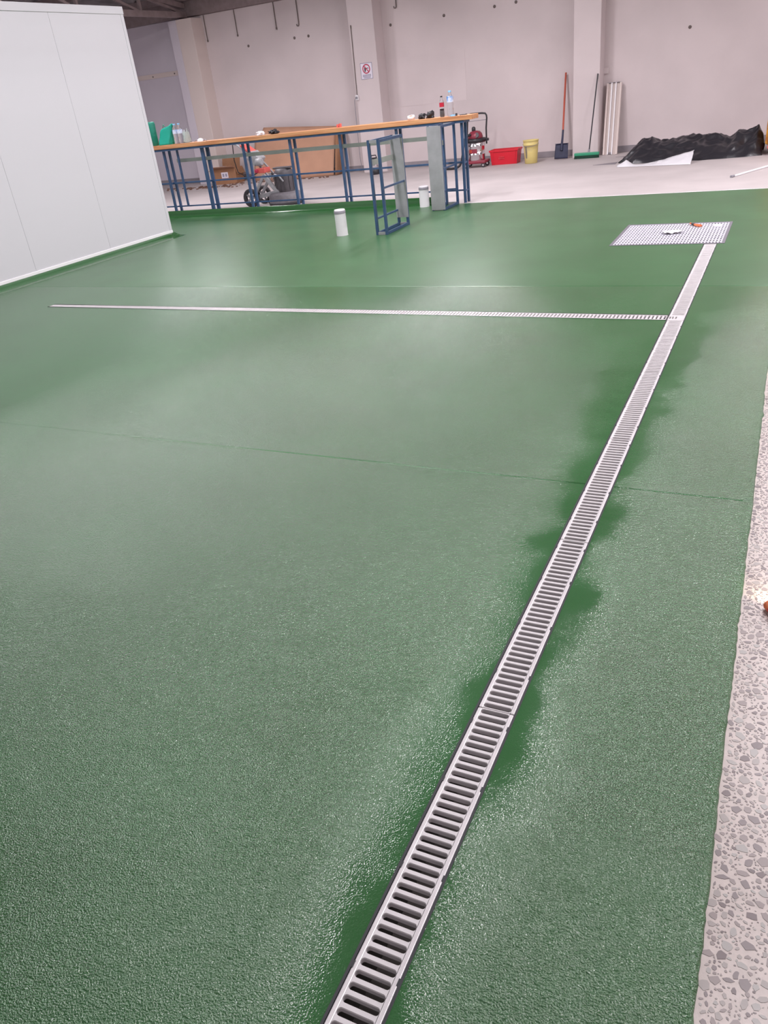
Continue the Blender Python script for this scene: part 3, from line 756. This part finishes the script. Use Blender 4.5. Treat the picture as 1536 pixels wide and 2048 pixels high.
# ------------------------------------------------------------------ along the back wall
cb = thing('cardboard_box', 'open brown cardboard box with flaps up and a white sticker', 'box', (-12.44, 17.0, -0.003), 0.08)
w, d_, h_ = 0.62, 0.36, 0.36
for nm, args in (('side', (-w/2, w/2, -d_/2, -d_/2+0.008, 0, h_)), ('side', (-w/2, w/2, d_/2-0.008, d_/2, 0, h_)), ('side', (-w/2, -w/2+0.008, -d_/2+0.008, d_/2-0.008, 0, h_)), ('side', (w/2-0.008, w/2, -d_/2+0.008, d_/2-0.008, 0, h_))):
    MB().bb(*args).build(nm, m_card2, cb)
MB().bb(-w/2+0.008, w/2-0.008, -d_/2+0.008, d_/2-0.008, 0.0, 0.008).build('base', m_card2, cb)
MB().beam((0.0, -d_/2-0.002, h_), (0.0, -d_/2-0.13, h_+0.045), w, 0.006).build('flap', m_card, cb)
MB().beam((0.0, d_/2, h_), (0.03, d_/2+0.03, h_+0.25), w*0.8, 0.006, up=(0,1,0)).build('flap', m_card2, cb)
MB().beam((-w/2, 0, h_), (-w/2-0.16, 0, h_-0.05), d_, 0.006).build('flap', m_card, cb)
MB().beam((w/2, 0, h_), (w/2+0.05, 0, h_-0.15), d_, 0.006).build('flap', m_card2, cb)
MB().bb(-0.10, 0.09, -d_/2-0.003, -d_/2, 0.14, 0.27).build('sticker', m_signw, cb)
q = MB(); q.bb(-0.07, -0.02, -d_/2-0.0045, -d_/2-0.003, 0.17, 0.24); q.bb(0.01, 0.06, -d_/2-0.0045, -d_/2-0.003, 0.17, 0.24); q.build('sticker_mark', m_signg, cb)

q = MB()
def sheet(u, v):
    x = -11.75+2.22*u; h = 1.14*(1-0.12*u)
    bow = 0.12*math.sin(math.pi*min(1, u*1.02))
    y = 17.08-bow + (0.40+bow*0.8)*v**1.3 - 0.05*(u > 0.9)*0
    cut = max(0, (0.10-u)/0.10)*max(0, (v-0.75)/0.25)*0.3
    return (x+0.06*v*math.sin(3*u), min(y, 17.6), h*v*(1-cut)+0.006)
q.grid(sheet, 30, 12)
tag(q.build('cardboard_sheet', m_card, None, (0, 0, -0.003), solid=0.008), 'large tan cardboard sheet leaning against the back wall', 'cardboard sheet')
q = MB()
def curl(u, v):
    a = 2.6*u
    return (-9.53+0.10*math.sin(a)*(0.4+0.6*v)+0.02, 17.06+0.16*(1-math.cos(a))+0.25*v, 0.004+0.90*v)
q.grid(curl, 12, 8)
tag(q.build('cardboard_offcut', m_card2, None, (0.04, -0.02, -0.003), solid=0.006), 'curled brown cardboard strip at the edge of the big sheet', 'cardboard strip')

# small machine seen through the free-standing frame
tl = thing('canister', 'small black and silver canister on the floor by the wall', 'canister', (-8.27, 16.72, -0.003))
MB().lathe([(0.12, 0.0), (0.125, 0.02), (0.12, 0.10), (0.10, 0.13)], 20).build('base', m_black, tl)
MB().lathe([(0.085, 0.12), (0.09, 0.14), (0.09, 0.25), (0.08, 0.27)], 20).build('body', m_chrome, tl)
MB().lathe([(0.095, 0.265), (0.09, 0.31), (0.06, 0.34)], 20).build('lid', m_black, tl)
MB().tube([(-0.07, 0, 0.33), (-0.05, 0, 0.385), (0.05, 0, 0.385), (0.07, 0, 0.33)], 0.012, 6).build('handle', m_dark, tl)

# vacuum
v = thing('shop_vacuum', 'red and chrome shop vacuum on a wheeled trolley with push bar', 'vacuum', (-5.905, 16.76, -0.003), 0.05)
MB().bb(-0.24, 0.24, -0.20, 0.20, 0.075, 0.135).build('trolley_base', m_vred, v, bevel=0.02)
for sx in (-0.19, 0.19):
    for sy in (-0.16, 0.16):
        Mw = Matrix.Translation((sx, sy, 0.045)) @ Matrix.Rotation(math.pi/2, 4, 'X')
        wt = MB().lathe([(0.03, -0.018), (0.045, -0.014), (0.045, 0.014), (0.03, 0.018)], 16, Mw).build('castor', m_rubber, v)
        MB().lathe([(0.02, -0.02), (0.02, 0.02)], 10, Mw).build('hub', m_chrome, wt)
tk = MB().lathe([(0.18, 0.135), (0.185, 0.15), (0.185, 0.24), (0.19, 0.245), (0.185, 0.25), (0.185, 0.40), (0.19, 0.405), (0.185, 0.41), (0.185, 0.475)], 30).build('tank', m_chrome, v)
q = MB()
Mlab = []
vs_ = []; nl = 10
for i in range(nl+1):
    a = -math.pi/2-0.55+0.95*i/nl
    vs_ += [(0.188*math.cos(a), 0.188*math.sin(a), 0.275), (0.188*math.cos(a), 0.188*math.sin(a), 0.355)]
q.add(vs_, [(2*i, 2*i+2, 2*i+3, 2*i+1) for i in range(nl)], True)
q.build('label', m_vred, tk)
q = MB(); vs_ = []
for i in range(7):
    a = -math.pi/2-0.50+0.32*i/6
    vs_ += [(0.190*math.cos(a), 0.190*math.sin(a), 0.29), (0.190*math.cos(a), 0.190*math.sin(a), 0.345)]
q.add(vs_, [(2*i, 2*i+2, 2*i+3, 2*i+1) for i in range(6)], True)
q.build('label_emblem', M('emblem_red', (0.45, 0.06, 0.04), 0.5), tk)
MB().lathe([(0.20, 0.47), (0.225, 0.485), (0.225, 0.53), (0.20, 0.55)], 30).build('collar', m_black, v)
for s in (-1, 1):
    MB().box((s*0.235, 0, 0.51), (0.09, 0.07, 0.05)).build('latch', m_black, v, bevel=0.008)
MB().lathe([(0.15, 0.55), (0.155, 0.575), (0.14, 0.63), (0.10, 0.675), (0.04, 0.69)], 26).build('motor_head', m_vred, v)
MB().lathe([(0.05, 0.0), (0.052, 0.03), (0.05, 0.035)], 16, Matrix.Translation((0.06, -0.10, 0.60)) @ Matrix.Rotation(1.2, 4, 'X')).build('air_filter', m_mdark, v)
MB().lathe([(0.032, 0.67), (0.04, 0.70), (0.038, 0.745), (0.02, 0.765)], 16, Matrix.Translation((-0.03, 0, 0))).build('knob', m_black, v)
MB().tube([(-0.22, 0.12, 0.50), (-0.205, 0.13, 0.72), (-0.185, 0.13, 0.94), (-0.165, 0.13, 0.985), (-0.12, 0.13, 1.0), (0.12, 0.13, 0.995), (0.19, 0.13, 0.985), (0.215, 0.13, 0.95), (0.22, 0.13, 0.90), (0.20, 0.13, 0.72), (0.20, 0.12, 0.42)], 0.017, 10).build('push_bar', m_black, v)
MB().tube([(-0.19, 0.13, 0.86), (0.21, 0.13, 0.87)], 0.006, 6).build('cross_wire', m_greycap, v)
hp = [(-0.06, -0.14, 0.63), (-0.12, -0.20, 0.615), (-0.17, -0.235, 0.54), (-0.19, -0.24, 0.42), (-0.215, -0.245, 0.28), (-0.245, -0.25, 0.15), (-0.29, -0.255, 0.07), (-0.36, -0.26, 0.032), (-0.48, -0.24, 0.024), (-0.62, -0.18, 0.024)]
MB().tube(hp, 0.024, 10).build('hose', m_black, v)
MB().tube([(-0.23, 0.05, 0.86), (-0.27, 0.03, 0.6), (-0.30, -0.02, 0.35), (-0.28, -0.06, 0.15), (-0.26, -0.08, 0.06)], 0.005, 5).build('cord', m_greycap, v)

# crate
c = thing('storage_crate', 'red plastic storage crate on the floor beside the vacuum', 'crate', (-5.345, 17.02, -0.003), 0.04)
def taper_wall(w0, d0, w1, d1, z0, z1, th):
    q = MB()
    o = [(-w0/2,-d0/2,z0),(w0/2,-d0/2,z0),(w0/2,d0/2,z0),(-w0/2,d0/2,z0),(-w1/2,-d1/2,z1),(w1/2,-d1/2,z1),(w1/2,d1/2,z1),(-w1/2,d1/2,z1)]
    i_ = [(x-math.copysign(th,x), y-math.copysign(th,y), z+(th if z == z0 else 0)) for x, y, z in o]
    q.add(o+i_, [(0,1,5,4),(1,2,6,5),(2,3,7,6),(3,0,4,7),(0,3,2,1),(8,12,13,9),(9,13,14,10),(10,14,15,11),(11,15,12,8),(8,9,10,11),(4,5,13,12),(5,6,14,13),(6,7,15,14),(7,4,12,15)])
    return q
taper_wall(0.53, 0.31, 0.59, 0.36, 0.0, 0.275, 0.008).build('tub', m_red, c, bevel=0.008)
q = MB()
q.bb(-0.31, 0.31, -0.195, -0.175, 0.25, 0.285); q.bb(-0.31, 0.31, 0.175, 0.195, 0.25, 0.285); q.bb(-0.31, -0.29, -0.175, 0.175, 0.25, 0.285); q.bb(0.29, 0.31, -0.175, 0.175, 0.25, 0.285)
q.build('rim', m_red, c, bevel=0.004)
for s in (-1, 1):
    MB().box((s*0.315, 0, 0.255), (0.02, 0.12, 0.03)).build('handle', m_red, c, bevel=0.004)
q = MB()
for k in range(4): q.bb(-0.10+k*0.03, -0.08+k*0.03, -0.186, -0.168, 0.14, 0.16); q.bb(-0.11+k*0.033, -0.085+k*0.033, -0.182, -0.166, 0.11, 0.128)
q.build('embossing', M('emboss_red', (0.66, 0.05, 0.07), 0.4), c)
for x in (-0.24, 0.24):
    MB().beam((x*0.93, -0.157, 0.01), (x, -0.183, 0.25), 0.03, 0.008, up=(0,1,0)).build('rib', m_red, c)

# pail
p = thing('pail', 'stained pale yellow plastic pail next to the red crate', 'pail', (-4.735, 16.76, -0.003))
MB().lathe([(0.115, 0.0), (0.125, 0.006), (0.137, 0.20), (0.147, 0.335), (0.156, 0.338), (0.156, 0.356), (0.149, 0.36), (0.153, 0.415), (0.160, 0.418), (0.160, 0.432), (0.152, 0.432), (0.140, 0.22), (0.120, 0.012), (0.0, 0.012)], 30, cap1=False).build('bucket', m_yel, p)
MB().tube([(0.158*math.cos(a), 0.158*math.sin(a), 0.37-0.05*math.sin((a+math.pi))) for a in [math.pi+math.pi*k/16 for k in range(17)]], 0.004, 6).build('wire_handle', m_greycap, p)
q = MB(); vs_ = []
nn = 8
for j in range(9):
    for i in range(nn+1):
        a = -math.pi/2-0.62+0.34*i/nn*(1-0.4*abs(j/8-0.5)); z = 0.10+0.22*j/8
        r_ = 0.139+0.012*(z-0.2)/0.14
        vs_.append((r_*math.cos(a), r_*math.sin(a), z))
q.add(vs_, [(j*(nn+1)+i, j*(nn+1)+i+1, (j+1)*(nn+1)+i+1, (j+1)*(nn+1)+i) for j in range(8) for i in range(nn)], True)
q.build('splash_mark', M('splash', (0.20, 0.17, 0.12), 0.7), p)

# shovel leaning on the wall
s = thing('shovel', 'square mouth shovel with navy blade and red shaft', 'shovel', (-4.20, 17.10, -0.003))
q = MB()
def blade(u, v):
    x = (u-0.5)*(0.275-0.015*v); dish = 0.028*(1-(2*u-1)**2)
    return (x, 0.06*v+dish*0.8*(0.3+0.7*v)-0.02, 0.012+0.268*v-0.01*(abs(2*u-1)**6)*v)
q.grid(blade, 14, 8); q.build('blade', m_navy, s, solid=0.006)
q = MB(); q.beam((-0.132, 0.04, 0.284), (-0.015, 0.05, 0.284), 0.02, 0.014); q.beam((0.015, 0.05, 0.284), (0.132, 0.04, 0.284), 0.02, 0.014); q.build('step', m_navy, s)
MB().tube([(0, 0.02, 0.16), (0, 0.05, 0.28), (0, 0.10, 0.40), (0, 0.14, 0.53)], [0.030, 0.026, 0.021, 0.020], 12).build('socket', m_navy, s)
MB().tube([(0, 0.14, 0.53), (-0.015, 0.30, 1.02), (-0.03, 0.475, 1.535)], [0.0185, 0.0195, 0.0185], 12).build('shaft', m_shaft, s)
q = MB(); q.grid(lambda u, v_: ((u-0.5)*0.13, 0.012+0.018*v_+0.02*(1-(2*(u*0.47+0.265)-1)**2)-0.034, 0.045+0.05*v_), 4, 2); q.build('worn_label', M('worn', (0.32, 0.26, 0.28), 0.6, c2=(0.07, 0.07, 0.11), vscale=40), s)

# broom
s = thing('push_broom', 'green push broom with a dark handle leaning on the pillar', 'broom', (-3.648, 16.93, -0.003), -0.02)
MB().bb(-0.245, 0.245, -0.035, 0.035, 0.052, 0.108).build('head', m_bgreen, s, bevel=0.012)
q = MB()
for k in range(46):
    x = -0.235+0.47*k/45
    for y in (-0.022, -0.007, 0.008, 0.022):
        q.beam((x, y, 0.054), (x+0.006*math.sin(k*3.1+y*99), y*1.25, 0.0), 0.009, 0.009)
tag(q.build('bristles', m_bristle, s), kind='stuff')
MB().tube([(0.04, 0.0, 0.105), (0.045, 0.012, 0.16)], [0.022, 0.018], 12).build('socket', m_greycap, s)
MB().tube([(0.045, 0.012, 0.15), (0.085, 0.13, 0.8), (0.124, 0.262, 1.46)], 0.0125, 10).build('handle', m_dark, s)

# leaning aluminium profile
s = thing('panel_profile', 'tall white ribbed profile leaning against the wall', 'profile', (-3.265, 17.30, -0.003))
Mp = Matrix.Rotation(-0.20, 4, 'X')
q = MB(); q.box((0, 0.02, 0.645), (0.275, 0.012, 1.29), 0, Mp); q.build('back_plate', m_wallbeige, s)  # shading between the white ribs put into the plate colour
for x in (-0.125, -0.045, 0.035, 0.125):
    q = MB(); q.box((x, -0.004, 0.645), (0.022 if abs(x) < 0.1 else 0.034, 0.06, 1.29), 0, Mp); q.build('rib', m_wallbeige if abs(x) > 0.1 else m_white, s, bevel=0.002)
q = MB(); q.box((-0.005, 0.0, 1.295), (0.28, 0.05, 0.006), 0, Mp); q.build('end_cap', m_greycap, s)
q = MB(); q.box((0.0, -0.012, 0.03), (0.04, 0.03, 0.03), 0, Mp); q.build('clip', m_skirt, s)

# black sheeting heap
q = MB()
def prof_h(x):
    pts_ = [(-2.78, 0.0), (-2.66, 0.12), (-2.45, 0.36), (-2.2, 0.33), (-1.9, 0.35), (-1.5, 0.335), (-1.15, 0.345), (-0.98, 0.27), (-0.85, 0.38), (-0.72, 0.34), (-0.62, 0.37), (-0.52, 0.40), (-0.44, 0.30), (-0.40, 0.0)]
    for (a, ha), (b_, hb) in zip(pts_[:-1], pts_[1:]):
        if a <= x <= b_: return ha+(hb-ha)*(x-a)/(b_-a)
    return 0.0
def tarp(u, v):
    x = -2.78+2.36*u
    f_ = 15.38+0.06*math.sin(x*2.1+1)+0.22*max(0, (x+0.9))*0.6
    bk = 16.35+0.1*math.sin(x*3)
    if u < 0.12: f_ += 0.5*(0.12-u)/0.12*0.4; bk -= 0.6*(0.12-u)/0.12
    y = f_+(bk-f_)*v
    env = min(1, (v/0.62))**0.75 if v < 0.62 else max(0, 1-((v-0.62)/0.38)**2)
    h = prof_h(x)*env
    fold = 1-abs(noise.noise((x*2.6+v*2.5, v*3.0-x*0.8, 1.7)))*2
    fold2 = 1-abs(noise.noise((x*6.0-v*4, v*5+x*2.5, 4.2)))*2
    h *= 0.86+0.15*fold+0.06*fold2
    y += 0.05*noise.noise((x*4, v*4, 9))
    return (x+0.04*noise.noise((v*5, x*3, 7)), y, max(0.004, h+0.03*env*fold2))
q.grid(tarp, 130, 60)
tag(q.build('black_sheeting', m_tarp, None, (0, 0, -0.006)), 'heap of crumpled black plastic sheeting on the floor', 'plastic sheeting')
q = MB()
def wsh(u, v):
    x = -2.72+1.25*u
    y0 = 15.06-0.26*u; y1 = 15.24+0.02*u
    z1 = 0.17*max(0, (u-0.35)/0.65)**1.1 + 0.09*max(0, 1-abs(u-0.10)/0.12)
    return (x+0.03*noise.noise((v*4, u*4, 2)), y0+(y1-y0)*v, 0.006+z1*v*(1-0.3*abs(noise.noise((u*9, 3, 0))))+0.035*math.sin(math.pi*v)*abs(noise.noise((u*8, v*4, 0))))
q.grid(wsh, 40, 10)
tag(q.build('white_sheeting', m_wsheet, None, (0, 0, -0.004), solid=0.004), 'white plastic sheet folded up in front of the black heap', 'plastic sheet')

# amber machine at the edge, and pole
a = thing('amber_machine', 'worn amber yellow machine on wheels beside the black heap', 'machine', (0.19, 15.75, -0.006))
q = MB(); q.prism([(-0.58,-0.30),(-0.50,-0.42),(0.50,-0.42),(0.58,-0.30),(0.58,0.30),(0.50,0.42),(-0.50,0.42),(-0.58,0.30)], 0.16, 0.86)
q.build('body', m_amber, a, bevel=0.03)
MB().bb(-0.54, 0.54, -0.39, 0.39, 0.10, 0.16).build('skirt', m_redp, a, bevel=0.02)
MB().bb(-0.40, 0.40, -0.30, 0.30, 0.86, 1.05).build('hood', m_amber, a, bevel=0.04)
for sx in (-0.36, 0.36):
    for sy in (-0.30, 0.30):
        wheel('wheel', (sx, sy, 0.10), 0.10, 0.06, a)
MB().tube([(0.5, -0.2, 0.8), (0.7, -0.2, 1.1), (0.7, 0.2, 1.1), (0.5, 0.2, 0.8)], 0.02, 8).build('push_bar', m_dark, a)
pz = thing('extension_pole', 'thin white pole with a dark end lying on the concrete', 'pole', (-0.71, 12.93, -0.006))
MB().tube([(0.02, 0.05, 0.016), (0.93, 2.0, 0.016)], 0.015, 10).build('tube', m_white, pz)
MB().tube([(-0.01, -0.015, 0.018), (0.025, 0.055, 0.018)], 0.018, 10).build('end_cap', m_greycap, pz)

# scraps and debris on the concrete
for lab, poly in (('thin grey scrap lying in front of the leaning white profile', [(-3.05, 16.75), (-2.72, 16.80), (-2.60, 16.62)]),
                  ('pointed grey scrap by the left end of the black heap', [(-3.25, 15.62), (-2.85, 15.90), (-2.83, 15.55)])):
    cx = sum(p_[0] for p_ in poly)/3; cy_ = sum(p_[1] for p_ in poly)/3
    tag(MB().prism([(x-cx, y-cy_) for x, y in poly], 0.0, 0.004).build('grey_scrap', m_scrap, None, (cx, cy_, -0.003)), lab, 'scrap')
q = MB(); rd = random.Random(3)
for k in range(150):
    x = -13.3+rd.gauss(0.55, 0.55) if k < 95 else rd.uniform(-12.5, -9.4); y = 16.35+rd.gauss(0, 0.13) if k < 95 else 16.72+rd.gauss(0, 0.06)
    r_ = rd.uniform(0.008, 0.035)
    q.box((x, y, r_*0.4), (r_*2, r_*1.4, r_*0.8), rd.uniform(0, 3))
tag(q.build('swept_debris', m_debris, None, (0, 0, -0.003)), 'swept line of brown crumbs on the concrete behind the bench', 'debris', kind='stuff')

# ------------------------------------------------------------------ on the wall
def wpt(x, z, y=WY, ref=17.45):
    k = y/ref; return (x*k, y, EYE+(z-EYE)*k)
sg = thing('no_smoking_sign', 'no smoking sign on the middle pillar', 'sign', wpt(-8.588, 2.02, PY))
MB().bb(-0.142, 0.142, -0.006, 0.0, -0.155, 0.155).build('board', m_signw, sg)
q = MB()
q.bb(-0.142, 0.142, -0.008, -0.006, 0.143, 0.155); q.bb(-0.142, 0.142, -0.008, -0.006, -0.155, -0.145); q.bb(-0.142, -0.132, -0.008, -0.006, -0.145, 0.143); q.bb(0.132, 0.142, -0.008, -0.006, -0.145, 0.143)
q.build('border', m_signg, sg)
Mr = Matrix.Translation((0, -0.007, 0.04)) @ Matrix.Rotation(math.pi/2, 4, 'X')
MB().lathe([(0.072, 0.0), (0.092, 0.0), (0.092, 0.003), (0.072, 0.003), (0.072, 0.0)], 32, Mr, cap0=False, cap1=False).build('red_ring', m_signr, sg)
MB().beam((-0.055, -0.0095, 0.10), (0.055, -0.0095, -0.02), 0.003, 0.018).build('red_slash', m_signr, sg)
q = MB(); q.prism([(-0.045,-0.05),(-0.02,-0.055),(-0.012,-0.01),(-0.018,0.04),(-0.036,0.05),(-0.048,0.01)], 0.0, 0.002, Mr); q.bb(0.0, 0.055, -0.009, -0.007, 0.045, 0.058); q.build('pictogram', m_black, sg)
q = MB()
for z, x0, x1 in ((-0.075, -0.10, 0.10), (-0.100, -0.10, 0.10), (-0.125, -0.075, 0.085)): q.bb(x0, x1, -0.008, -0.006, z-0.008, z+0.008)
q.build('text_lines', m_signg, sg)
k = (-8.765, PY, 1.53)
ou = thing('power_outlet', 'power outlet with dark edge shade line and hanging cable beside the middle pillar', 'outlet', k)
MB().bb(-0.035, 0.035, -0.04, 0.0, -0.05, 0.05).build('box', m_white, ou, bevel=0.006)
MB().bb(-0.02, 0.02, -0.065, -0.04, -0.02, 0.02).build('plug', m_greycap, ou)
MB().tube([(0.0, -0.012, 0.05), (0.012, -0.010, 0.6), (0.025, -0.010, 1.34)], 0.009, 8).build('edge_shade', m_stain, ou)  # dark tube painted for the shadowed gap along the pillar's left edge
MB().tube([(0.025, -0.012, 1.30), (0.026, -0.012, 1.36)], 0.013, 6).build('edge_shade_end', m_stain, ou)
MB().tube([(-0.01, -0.065, 0.0), (-0.045, -0.075, -0.06), (-0.06, -0.06, -0.4), (-0.075, -0.05, -1.2), (-0.05, -0.05, -1.5)], 0.007, 6).build('cable', m_greycap, ou)
k = wpt(-3.418, 1.487)
jb = thing('junction_box', 'small beige junction box beside the far pillar', 'junction box', k)
MB().bb(-0.060, 0.060, -0.045, 0.0, -0.048, 0.048).build('box', m_wall, jb, bevel=0.006)
MB().bb(-0.064, 0.064, -0.050, -0.045, -0.052, 0.052).build('cover', m_wall, jb, bevel=0.003)
x0, _, z0 = wpt(-8.05, 1.25); x1, _, z1 = wpt(-6.30, 2.175)
tag(MB().bb(0, x1-x0, -0.005, 0.0, 0, z1-z0).build('patch_panel', m_wall, None, (x0, WY-0.001, z0)), 'faint painted-over rectangular patch on the wall above the bench', 'wall patch')
for i, (xa, za, zb, lab) in enumerate(((-12.64, 3.57, 3.056, 'thin dark rod hanging down the wall top next to the end pillar'), (-11.78, 3.57, 3.065, 'thin dark rod on the wall top, second from the end pillar'),
        (-10.715, 3.57, 3.074, 'thin dark rod on the wall top, third from the end pillar'), (-10.125, 3.57, 3.069, 'hooked dark rod on the wall top, fourth from the end pillar'), (-7.745, 3.57, 3.095, 'hooked dark rod on the wall top beyond the sign pillar'))):
    x_, y_, zb_ = wpt(xa, zb); _, _, za_ = wpt(xa, za)
    q = MB(); q.tube([(0, -0.02, 0), (0, -0.02, za_-zb_)], 0.011, 6)
    if i >= 3: q.tube([(0, -0.02, 0.0), (-0.015, -0.03, -0.02), (-0.045, -0.03, -0.015), (-0.055, -0.03, 0.02)], 0.010, 6)
    else: q.lathe([(0.018, -0.02), (0.018, 0.02)], 8, Matrix.Translation((0, -0.02, 0)))
    tag(q.build('hanger_rod', m_stain, None, (x_, WY, zb_)), lab, 'rod', 'rods at the wall top')
bolts = [(-12.807, 2.851), (-11.545, 2.829), (-10.295, 2.841), (-9.931, 2.836), (-7.92, 2.797), (-6.707, 2.813), (-5.63, 2.829), (-5.19, 2.846), (-1.927, 2.031), (-14.486, 2.501), (-13.803, 2.507), (-12.833, 1.104)]
for x_, z_ in bolts:
    q = MB(); q.lathe([(0.030, 0.0), (0.030, 0.006), (0.018, 0.007), (0.016, 0.026)], 8, Matrix.Rotation(math.pi/2, 4, 'X'))
    tag(q.build('anchor_bolt', m_stain, None, wpt(x_, z_)), 'small rusty anchor bolt in the back wall', 'bolt', 'anchor bolts in the back wall')
x0, _, z0 = wpt(-15.0, 2.46); x1, _, z1 = wpt(-13.6, 2.56)
tag(MB().bb(0, x1-x0, -0.015, 0, 0, z1-z0).build('wall_batten', m_wallbeige, None, (x0, WY, z0)), 'pale timber batten fixed on the cool grey end wall', 'batten')

# ------------------------------------------------------------------ small red thing and added warm light by the coating edge
tc_ = thing('red_thing', 'small red thing lying on the concrete beside the green edge', 'red_thing', (0.138, 2.33, -0.008), 0.12)
MB().tube([(0.02, -0.07, 0.016), (0.0, 0.0, 0.016), (-0.004, 0.02, 0.016)], [0.013, 0.014, 0.016], 12).build('barrel', m_red, tc_)
MB().tube([(-0.004, 0.02, 0.016), (-0.008, 0.045, 0.016)], [0.016, 0.021], 12).build('head', m_orange, tc_)
ld = bpy.data.lights.new('added_glow_offscreen', 'SPOT'); ld.energy = 1.0; ld.color = (1.0, 0.80, 0.55); ld.spot_size = 2.2; ld.spot_blend = 0.9; ld.shadow_soft_size = 0.012  # warm spot added for the glow on the concrete, source invented
lo = bpy.data.objects.new('added_glow_offscreen', ld); col.objects.link(lo); lo.parent = tc_; lo.location = (-0.003, 0.06, 0.05)
lo.rotation_euler = (math.radians(72), 0, 0)
